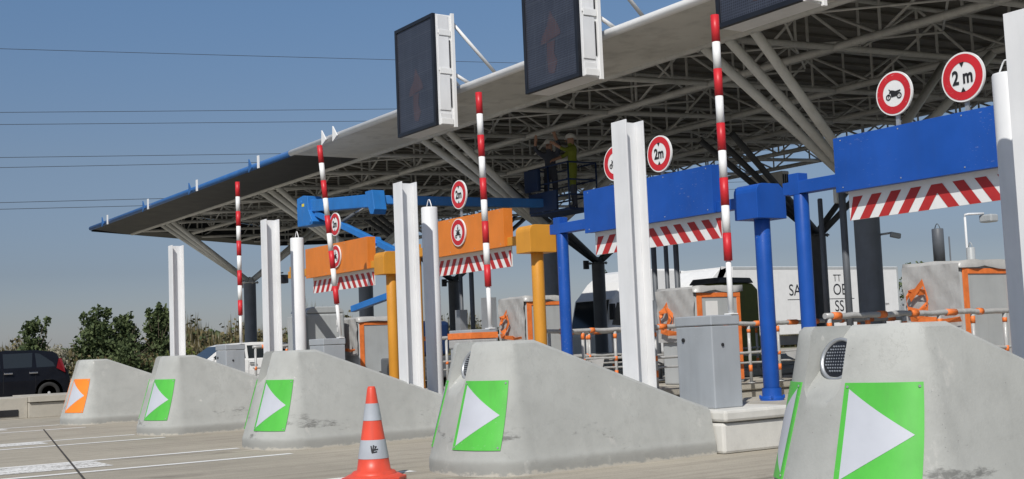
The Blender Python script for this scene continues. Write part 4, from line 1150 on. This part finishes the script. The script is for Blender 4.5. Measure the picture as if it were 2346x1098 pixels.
truck('white box lorry with black lettering parked behind the nearest blue posts', -37.8, 34.0, 10.4, [('SA', 39.2, 2.93, .72), ('G', 41.1, 2.93, .72), ('OB', 41.95, 2.93, .72), ('A', 41.1, 2.18, .72), ('SS', 42.0, 2.18, .72), ('T', 41.0, 3.52, .6), ('TT', 42.0, 3.46, .45), ('.com', 45.25, 2.25, .2)], 1.75, .8)
truck('white lorry cab with dark windows left of the box lorry', -38.6, 29.9, 2.4, [], 4.0, 1.0)

# olive skip containers in the shade
def skip(x, y, label, h=1.75):
    t = thing('green_container', label, 'container', (x, y, 0), 'olive green containers past the booths')
    mb = MB(); mb.prism([(-.95, 0.1), (.95, .1), (.95, h - .25), (.8, h), (-.8, h), (-.95, h - .25)], (x, y - .8, 0), X3, Z3, (0, 1.6, 0)); mb.build('body', 'olive', t, bevel=.03)
    mb = MB()
    for k in range(4): mb.box(x + .952, x + .975, y - .7 + .42 * k, y - .6 + .42 * k, .2, h - .3)
    mb.build('rib', 'olive', t)
    mb = MB(); mb.box(x - .82, x + .82, y - .83, y + .83, h + .003, h + .05); mb.build('lid', 'lgrey', t)
skip(-43.5, 27.6, 'olive green container behind the middle boom')
t = thing('green_container', 'tall olive green container with dark lid behind the large grey gate cabinet', 'container', (-24.7, 23.2, .44), 'olive green containers past the booths')
mb = MB(); mb.prism([(0, 0), (1.5, 0), (1.5, 1.95), (1.3, 2.12), (0, 2.12)], (-25.2, 22.45, .44), Y3, Z3, (1.0, 0, 0)); mb.build('body', 'olive', t, bevel=.04)
mb = MB(); mb.prism([(-.05, 0), (1.32, 0), (1.2, .14), (.1, .16)], (-25.25, 22.45, 2.565), Y3, Z3, (1.1, 0, 0)); mb.build('lid', 'dsteel', t, bevel=.03)

# ------------------------------------------------------------------ boom lift
t = thing('boom_lift', 'blue articulated boom lift reaching under the canopy behind the orange gantries', 'boom lift', (-22.4, 13.2, 0))
yl = 12.95
mb = MB(); mb.box(-24.3, -22.7, yl - .7, yl + 1.1, .55, 1.0); mb.build('chassis', 'dsteel', t, bevel=.04)
for xx in (-24.1, -22.9):
    for s_, yy in ((-1, yl - .75), (1, yl + 1.15)):
        w_ = MB(); w_.lathe((xx, yy, .45), [(.0001, -.02), (.22, -.02), (.25, 0), (.45, 0), (.45, .3), (.0001, .3)], 24, 0, (0, -s_, 0)); w_.build('wheel', 'tyre', t)
mb = MB(); mb.box(-23.95, -23.25, yl - .25, yl + .75, 1.02, 1.75); mb.build('turret', 'blue_shade', t, bevel=.08)
def boom(name, p0, p1, wd, ht, par): 
    m_ = MB(); m_.beam(p0, p1, wd, ht); return m_.build(name, 'blue2', par, bevel=.015)
boom('lower_boom', (-23.55, yl, 1.8), (-23.4, yl + .05, 3.2), .16, .18, t)
boom('lower_boom', (-26.2, yl - .12, 2.16), (-23.2, yl - .12, 2.50), .14, .15, t)
boom('middle_boom', (-23.3, yl + .02, 3.05), (-28.3, yl - .02, 4.66), .13, .15, t)
# strengthening gusset
mb = MB(); mb.prism([(-.34, -.02), (.2, -.06), (.06, .10), (-.14, .05)], (-25.2, yl - .10, 3.66), X3, Z3, (0, .2, 0)); mb.build('gusset', 'blue2', t)
kb = MB(); kb.prism([(-.34, .30), (.05, .34), (.30, .30), (.34, -.05), (.52, -.30), (.60, -.36), (.55, -.44), (.40, -.45), (-.34, -.42), (-.34, -.1)], (-28.75, yl - .2, 4.80), X3, Z3, (0, .4, 0))
kb.tube((-28.85, yl - .215, 4.98), (-28.85, yl + .21, 4.98), .06, 12); kb.tube((-28.30, yl - .215, 4.44), (-28.30, yl + .21, 4.44), .05, 12)
kn = kb.build('knuckle', 'blue2', t, bevel=.015)
mb = MB(); mb.box(-28.78, -28.64, yl - .204, yl - .201, 4.86, 4.93); mb.build('yellow_label', 'yellow', kn)
mb = MB(); mb.prism([(-.62, .05), (-.34, .10), (-.34, -.12), (-.6, -.08)], (-28.75, yl - .08, 4.82), X3, Z3, (0, .16, 0)); mb.build('lug', 'blue2', kn)
boom('upper_boom', (-28.5, yl, 4.86), (-25.2, yl + .02, 4.60), .24, .30, t)
mb = MB(); mb.prism([(-.15, .2), (.2, .2), (.3, -.25), (.22, -.36), (.08, -.34), (-.05, -.1)], (-25.2, yl - .15, 4.62), X3, Z3, (0, .32, 0)); mb.build('hinge', 'blue2', t, bevel=.01)
boom('fly_boom', (-25.2, yl + .05, 4.62), (-23.6, 16.6, 4.45), .2, .20, t)
mb = MB(); mb.tube((-27.4, yl, 4.2), (-26.2, yl, 4.42), .035, 10); mb.tube((-26.2, yl, 4.42), (-25.6, yl, 4.52), .022, 10, m=1); mb.build('hydraulic_ram', ['dsteel', 'chrome'], t)
bk = MB()
bx0, bx1, by0, by1, bz = -24.2, -22.6, 16.6, 17.4, 4.2
bk.box(bx0, bx1, by0, by1, bz, bz + .05)
for (a, b) in ((bx0, by0), (bx1, by0), (bx0, by1), (bx1, by1), ((bx0 + bx1) / 2, by0), ((bx0 + bx1) / 2, by1)): bk.tube((a, b, bz + .05), (a, b, bz + 1.1), .022, 8)
for zz in (.35, .7, 1.1):
    for p, q in (((bx0, by0), (bx1, by0)), ((bx1, by0), (bx1, by1)), ((bx1, by1), (bx0, by1)), ((bx0, by1), (bx0, by0))): bk.tube((*p, bz + zz), (*q, bz + zz), .02, 8)
bkt = bk.build('basket', 'blue_shade', t)
mb = MB(); mb.box(bx0 - .02, bx0 + .55, by0 - .14, by0 - .03, bz + .55, bz + 1.08); mb.build('control_box', 'blue_shade', bkt, bevel=.03)
mb = MB(); mb.box(bx0 + .1, bx0 + 1.2, by0 - .08, by0 - .025, bz + .05, bz + .5); mb.build('basket_panel', 'blue_shade', bkt)

# workers in the basket: one skinned figure each
def person(label, x, y, z, face, pose, top_m='hivis'):
    t = thing('person', label, 'person', (x, y, z))
    J = {'pel': (0, 0, .95), 'sp': (0, .01, 1.15), 'ch': (0, .0, 1.35), 'ne': (0, .01, 1.50), 'hd': (0, .03, 1.60), 'ht': (0, .03, 1.72),
         'lh': (-.10, 0, .90), 'lk': (-.12, .03, .50), 'la': (-.12, -.02, .09), 'lt': (-.13, .14, .03), 'rh': (.10, 0, .90), 'rk': (.12, .03, .50), 'ra': (.12, -.02, .09), 'rtt': (.13, .14, .03),
         'ls': (-.20, 0, 1.42), 'rs': (.20, 0, 1.42)}
    J.update(pose)
    E = [('pel', 'sp'), ('sp', 'ch'), ('ch', 'ne'), ('ne', 'hd'), ('hd', 'ht'), ('pel', 'lh'), ('lh', 'lk'), ('lk', 'la'), ('la', 'lt'), ('pel', 'rh'), ('rh', 'rk'), ('rk', 'ra'), ('ra', 'rtt'), ('ch', 'ls'), ('ls', 'le'), ('le', 'lw'), ('ch', 'rs'), ('rs', 're'), ('re', 'rw')]
    RD = dict(pel=.15, sp=.14, ch=.155, ne=.058, hd=.10, ht=.075, lh=.095, rh=.095, lk=.065, rk=.065, la=.045, ra=.045, lt=.04, rtt=.04, ls=.075, rs=.075, le=.05, re=.05, lw=.034, rw=.034)
    for s_, wv, ev in (('l', 'lw', 'le'), ('r', 'rw', 're')):
        wv_, dv = Vector(J[wv]), (Vector(J[wv]) - Vector(J[ev])).normalized(); sx = dv.cross(Vector((0, 1, .2))).normalized()
        J[s_ + 'p'] = tuple(wv_ + dv * .07); RD[s_ + 'p'] = .032; E.append((wv, s_ + 'p'))
        for q in range(4):
            a = Vector(J[s_ + 'p']) + sx * (q - 1.5) * .02 + dv * .03; b = a + dv * (.055 + .01 * (q in (1, 2))) + Vector((0, -.01, -.02))
            J[s_ + 'f%d' % q] = tuple(a); J[s_ + 'g%d' % q] = tuple(b); RD[s_ + 'f%d' % q] = .010; RD[s_ + 'g%d' % q] = .008
            E += [(s_ + 'p', s_ + 'f%d' % q), (s_ + 'f%d' % q, s_ + 'g%d' % q)]
        J[s_ + 'th'] = tuple(wv_ + dv * .05 + sx * .06); RD[s_ + 'th'] = .011; E.append((wv, s_ + 'th'))
    names = list(J); c, s_ = math.cos(face), math.sin(face)
    vs = [(J[k][0] * c - J[k][1] * s_, J[k][0] * s_ + J[k][1] * c, J[k][2]) for k in names]
    me = bpy.data.meshes.new('body'); me.from_pydata(vs, [(names.index(a), names.index(b)) for a, b in E], []); 
    o = bpy.data.objects.new('body', me); COL.objects.link(o); o.parent = t
    md = o.modifiers.new('skin', 'SKIN'); md.use_smooth_shade = True
    sv = me.skin_vertices[0].data
    for k, n_ in enumerate(names): sv[k].radius = (RD[n_], RD[n_] * (.75 if n_ in ('ch', 'sp', 'pel') else 1)); sv[k].use_root = n_ == 'pel'
    sb = o.modifiers.new('sub', 'SUBSURF'); sb.levels = 1; sb.render_levels = 1
    dg = bpy.context.evaluated_depsgraph_get(); m2 = bpy.data.meshes.new_from_object(o.evaluated_get(dg)); o.modifiers.clear(); o.data = m2
    for mm in (top_m, 'cloth', 'skin'): m2.materials.append(MT[mm])
    hx = Vector(vs[names.index('hd')]); lw = Vector(vs[names.index('lw')]); rw = Vector(vs[names.index('rw')])
    for p in m2.polygons:
        c_ = p.center; p.use_smooth = True
        p.material_index = 2 if (c_.z > 1.52 and (c_ - hx).length < .25) or (c_ - lw).length < .17 or (c_ - rw).length < .17 else (0 if c_.z > .55 else 1)
    # face details and helmet
    rotv = lambda v: Vector((v[0] * c - v[1] * s_, v[0] * s_ + v[1] * c, v[2])) + Vector((x, y, z))
    fz = J['hd'][2]
    fc = MB()
    for e in (-.033, .033): fc.lathe(rotv((e, J['hd'][1] + .098, fz + .03)), [(.014, -.004), (.010, .004), (.0001, .006)], 8, 0, rotv((0, 1, 0)) - Vector((x, y, z)))
    fc.obox(rotv((0, J['hd'][1] + .098, fz - .05)), (rotv((.025, 0, 0)) - Vector((x, y, z))), (rotv((0, .004, 0)) - Vector((x, y, z))), Vector((0, 0, .005)))
    fc.build('face', 'cloth', t)
    ns = MB(); ns.tube(rotv((0, J['hd'][1] + .095, fz + .025)), rotv((0, J['hd'][1] + .125, fz - .015)), .010, 8, .016); ns.build('nose', 'skin', t)
    hm = MB(); hc = rotv((0, J['hd'][1], fz + .055)); hm.lathe(hc, [(.125, 0), (.125, .02), (.118, .06), (.09, .105), (.045, .13), (.0001, .135)], 20); hm.lathe(hc, [(.15, -.004), (.125, .006)], 20)
    hm.build('helmet', 'white2', t)
person('worker in yellow hi-vis clothing standing at the right of the lift basket', -22.95, 17.0, 4.25, R(150), {'le': (-.30, .20, 1.35), 'lw': (-.22, .42, 1.50), 're': (.30, .16, 1.30), 'rw': (.22, .38, 1.22)})
person('worker in dark clothes and white helmet reaching up at the left of the basket', -23.85, 17.0, 4.25, R(-150), {'le': (-.32, .15, 1.60), 'lw': (-.24, .25, 1.86), 're': (.30, .18, 1.55), 'rw': (.2, .34, 1.75)}, 'cloth')

# ------------------------------------------------------------------ small far things
def lamp_pole(x, y, h, label):
    t = thing('flood_light', label, 'flood light', (x, y, 0))
    mb = MB(); mb.path([(x, y, 0), (x, y, h - .1), (x, y, h), (x + .08, y + .1, h + .02), (x + .4, y + .6, h + .02)], .045, 8); mb.build('pole', 'white', t)
    mb = MB(); mb.box(x + .2, x + .75, y + .55, y + 1.0, h - .32, h - .02); mb.build('lamp_head', 'lgrey', t, bevel=.06)
lamp_pole(-29.3, 40, 5.35, 'far flood light on a thin white pole above the nearest kiosk')
t = thing('surveillance_camera', 'small white camera bracketed to the thick dark column below the blue panel', 'camera', (-14.4, 17.4, 2.75))
mb = MB(); mb.tube((-14.53, 17.42, 2.85), (-14.36, 17.55, 2.87), .02, 8); mb.build('bracket', 'lgrey', t)
mb = MB(); mb.obox((-14.32, 17.58, 2.82), (.04, .08, -.02), (-.04, .025, 0), (0.0, .01, .045)); mb.build('housing', 'lgrey', t, bevel=.015)
for (x, y, z0_, z1_, m, l, r_) in ((-30.57, 40, 0.0, 4.95, 'dsteel', 'far dark hanging-loop cylinder bollard above the nearest kiosk', .22), (-29.15, 40, 0, 4.1, 'lgrey', 'far pale cylinder bollard beside the flood light pole', .16), (-63.5, 40, 0, 3.8, 'lgrey', 'distant grey cylinder bollard above the green container', .3)):  # the dark one has its shade put into the colour
    t = thing('far_bollard', l, 'bollard', (x, y, 0), 'cylinder bollards of the far lanes')
    zz = z1_ - 1.32 if m == 'dsteel' else 0
    mb = MB(); mb.lathe((x, y, 0), [(r_, zz), (r_, z1_ - .02), (r_ - .02, z1_), (.0001, z1_)], 20); mb.lathe((x, y, 0), [(.0001, zz), (r_, zz)], 20)
    if zz: mb.tube((x + .05, y + .6, 0), (x + .05, y + .6, z1_ - .3), .03, 8)
    mb.build('tube', m, t)
    mb = MB(); mb.path([(x - r_ * .6, y, z1_ - .02), (x - r_ * .3, y, z1_ + .14), (x, y, z1_ + .2), (x + r_ * .3, y, z1_ + .14), (x + r_ * .6, y, z1_ - .02)], .018, 6); mb.build('lifting_loop', m, t)
t = thing('road_sign', 'back of a grey triangular road sign on a post, behind the largest nose', 'road sign', (-32.0, 40, 0))
mb = MB(); mb.prism([(-.62, 0), (.62, 0), (.05, 1.1), (-.05, 1.1)], (-32.0, 40, 1.75), Vector((.55, .83, 0)), Z3, (-.02, .01, 0)); mb.build('plate', 'galv', t, bevel=.004)
mb = MB(); mb.tube((-31.96, 39.9, 0), (-31.96, 39.9, 2.6), .035, 8); mb.obox((-31.97, 39.93, 2.15), Vector((.2, .3, 0)), (.012, -.008, 0), (0, 0, .02)); mb.build('post', 'galv', t)
t = thing('lane_box', 'small dark box on a bracket left of the first white cylinder', 'signal box', (-24.25, 10.25, 2.85))
mb = MB(); mb.box(-24.42, -24.2, 10.15, 10.38, 2.66, 2.84); mb.build('housing', 'frame', t, bevel=.02)
mb = MB(); mb.box(-24.6, -24.1, 10.19, 10.22, 2.86, 2.885); mb.tube((-24.3, 10.2, 2.84), (-24.3, 10.2, 2.87), .02, 8); mb.build('bracket', 'frame', t)
for k, (x, y, z) in enumerate(((-10.35, 10.95, 2.42), (-14.6, 10.6, 2.42))):
    mb = MB(); mb.path([(x + .17, y, z - .10), (x + .08, y, z - .11), (x, y, z - .09), (x - .06, y, z - .03), (x - .07, y, z + .03)], .013, 8)
    pass
# pale lit box sign of the far carriageway
t = thing('far_sign_box', 'white lane sign box of the far side under the canopy edge', 'sign', (-26.8, 27.5, 5.6))
mb = MB(); mb.box(-27.6, -26.2, 27.2, 27.5, 5.45, 6.05); mb.build('case', 'white', t, bevel=.02)
mb = MB()
for k in range(3): mb.box(-26.197, -26.19, 27.22 + .09 * k, 27.28 + .09 * k, 5.55, 5.95)
mb.build('display', 'frame', t)

# ------------------------------------------------------------------ power lines (catenaries between far pylons)
WL = [((16.556, 39.30), (113.99, 46.0)), ((16.576, 31.14), (86.21, 36.61)), ((16.579, 29.69), (86.14, 34.83)), ((16.589, 25.72), (69.34, 29.07)), ((16.592, 24.43), (65.09, 27.63)), ((16.602, 20.23), (51.26, 22.16)), ((16.603, 19.465), (49.79, 21.19))]
WN = ['uppermost thin power line crossing the sky', 'second highest power line, upper wire of its pair', 'lower wire of the second highest pair of power lines', 'upper wire of the middle pair of power lines', 'lower wire of the middle pair of power lines', 'upper wire of the lowest pair of power lines', 'lowest power line in the sky']
for k, ((ya, za), (yb, zb)) in enumerate(WL):
    sl = (zb - za) / (yb - ya); pts = []
    for q in range(31):
        y = -160 + q * 17.0; u = (y - (ya + yb) / 2) / 250
        pts.append((-160, y, za + sl * (y - ya) + 1.5 * (u * u) - 1.5 * (((ya - yb) / 2) / 250) ** 2))
    mb = MB(); mb.path(pts, 0.035, 5); tag(mb.build('power_line', 'wire', weld=False), WN[k], 'cable', 'power lines crossing the sky')

# ------------------------------------------------------------------ vegetation
def leaves(mb, c, rad, n, size, rnd, m=0, up=0.3, shell=0.35):
    c = Vector(c)
    for _ in range(n):
        while True:
            v = Vector((rnd.uniform(-1, 1), rnd.uniform(-1, 1), rnd.uniform(-1, 1)))
            if shell < v.length < 1: break
        p = c + Vector((v.x * rad[0], v.y * rad[1], v.z * rad[2]))
        a = Vector((rnd.gauss(0, 1), rnd.gauss(0, 1), rnd.gauss(0, 1) + up)).normalized()
        b = a.orthogonal().normalized(); b = (b + a.cross(b) * rnd.uniform(-2, 2)).normalized()
        s_ = size * rnd.uniform(.6, 1.4)
        mb.face([p - b * s_ * .35, p + a * s_ * .5 + b * .0, p + b * s_ * .35, p - a * s_ * .6], m)
def bush(name, label, cat, c, h, w_, n, mat, rnd, size=.22, trunk=True, group='shrubs and trees along the far verge'):
    x, y, z = c
    t = thing(name, label, cat, c, group)
    tk = MB(); tops = []
    tk.tube((x, y, z - .1), (x + .1, y, z + h * .5), .02 * h + .03, 8, .012 * h + .02)
    for q in range(7):
        an = rnd.uniform(0, 6.28); e = (x + math.cos(an) * w_ * .6, y + math.sin(an) * w_ * .6, z + h * rnd.uniform(.5, .92)); tk.tube((x + .05, y, z + h * rnd.uniform(.15, .45)), e, .018 * h * .5 + .01, 6, .008)
    tk.build('trunk', 'bark', t)
    cr = MB(); k = 22
    for q in range(k):
        f = rnd.random(); an = rnd.uniform(0, 6.28); rr = w_ * (1.05 - f * .8) * rnd.uniform(.2, .85)
        cc = (x + math.cos(an) * rr, y + math.sin(an) * rr, z + h * (.07 + .82 * f))
        s_ = rnd.uniform(.28, .5) * w_
        leaves(cr, cc, (s_, s_, s_ * rnd.uniform(.8, 1.3)), n // k, size, rnd, 0, shell=.15)
    for q in range(9):                             # leading shoots that break the outline
        an = rnd.uniform(0, 6.28); rr = w_ * rnd.uniform(.0, .5); zz = h * rnd.uniform(.85, 1.04)
        leaves(cr, (x + math.cos(an) * rr, y + math.sin(an) * rr, z + zz), (.13 * w_, .13 * w_, .10 * h), n // 60, size * .9, rnd, 0, shell=0)
    cr.build('crown', mat, t, weld=False)
    return t
rnd = random.Random(11)
bush('bush', 'small dark green bush above the roof of the black car', 'bush', (-77, 16.8, 0.2), 3.4, 1.6, 2600, 'leafd', rnd)
bush('bush', 'broad tall green bush left of the farthest white H post', 'bush', (-77, 20.4, 0.2), 3.95, 2.1, 4200, 'leafd', rnd)
bush('bush', 'tall green bush beside the broad one, closer to the first white H post', 'bush', (-77, 22.1, 0.2), 3.5, 1.6, 3000, 'leafd', rnd)
bush('bush', 'slender green bush just left of the farthest white H post', 'bush', (-77, 24.2, 0.2), 4.0, 1.5, 3000, 'leafd', rnd)
bush('bush', 'pale flowering shrub behind the orange-panelled nose', 'bush', (-72, 16.9, 0.0), 2.0, 1.1, 1200, 'leafw', rnd, .14)
bush('bush', 'bright yellow-green shrub left of the second nose', 'bush', (-71, 23.6, 0.0), 1.6, 1.3, 1200, 'leafy', rnd, .16)
bush('bush', 'dark low shrub between the first two noses', 'bush', (-72.5, 21.0, 0.0), 2.2, 1.9, 1500, 'leafd', rnd, .18)
bush('tree', 'tall leaning grey-green tree beyond the lorry cab beside a dark column', 'tree', (-78, 60.3, 0.2), 5.9, 1.5, 2400, 'leafd', rnd)
bush('tree', 'round-topped green tree right of the box lorry', 'tree', (-56.0, 70.6, 0), 5.2, 1.9, 2400, 'leafd', rnd, .26)
bush('tree', 'low green tree touching the lorry tail', 'tree', (-57.2, 69.2, 0), 4.0, 1.3, 1500, 'leafd', rnd, .26)
bush('tree', 'green tree seen between the nearest kiosk and the right white cylinder', 'tree', (-47.6, 70.5, 0), 4.1, 1.4, 1500, 'leafd', rnd, .26)
# verge of dry reeds and scrub: one mass
hd = MB()
for q in range(42000):
    y = rnd.uniform(2, 100); x = rnd.uniform(-82, -73.5)
    hb = (3.0 if y < 27 else 4.5) * (1 if y < 40 else .85 if y < 50 else .62)
    hb *= .82 + .22 * math.sin(y * .9) * math.sin(y * .37 + 1) + .1 * math.sin(y * 2.3)
    fx = (x + 82) / 8.5
    h = max(.5, hb * (1 - .55 * fx) * rnd.uniform(.55, 1.12))
    tip = Vector((x + rnd.uniform(-.25, .25), y + rnd.uniform(-.25, .25), h)); w2 = rnd.uniform(.03, .08); an = rnd.uniform(0, 3.14)
    dv = Vector((math.cos(an), math.sin(an), 0)) * w2; mid = Vector((x, y, h * .45))
    hd.face([mid - dv, mid + dv, tip], 0 if rnd.random() < .8 else 1)
    c = Vector((x, y, h * rnd.uniform(.35, .95)))
    for _ in range(2):
        a = Vector((rnd.gauss(0, 1), rnd.gauss(0, 1), rnd.gauss(0, 1))).normalized() * rnd.uniform(.08, .22); b = a.orthogonal().normalized() * rnd.uniform(.05, .14)
        cc = c + Vector((rnd.uniform(-.2, .2), rnd.uniform(-.2, .2), rnd.uniform(-.3, .2)))
        hd.face([cc - a, cc + b, cc + a, cc - b], 0 if rnd.random() < .75 else 2)
tag(hd.build('scrub_hedge', ['leafo', 'leafw', 'leafd'], weld=False), kind='stuff')
hd = bpy.data.objects['scrub_hedge']; hd['label'] = 'long brownish hedge of dry reeds and scrub along the far verge'; hd['category'] = 'hedge'
# low far treeline on the horizon
ft = MB()
for q in range(9000):
    an = rnd.uniform(R(-8), R(75)); dist = rnd.uniform(330, 420)
    x, y = -math.cos(an) * dist, math.sin(an) * dist
    hb = 4.5 + 2.5 * math.sin(an * 23) * math.sin(an * 7) + 1.5 * math.sin(an * 61)
    z = hb * rnd.random() ** .6
    s_ = rnd.uniform(.6, 1.6)
    ft.face([(x - s_, y - s_ * .6, z), (x + s_ * .3, y + s_, z - s_ * .3), (x + s_, y + s_ * .5, z + s_ * .6), (x, y, z + s_)])
o = tag(ft.build('far_treeline', 'leafd', weld=False), 'low dark line of far trees on the horizon', 'treeline', kind='stuff')
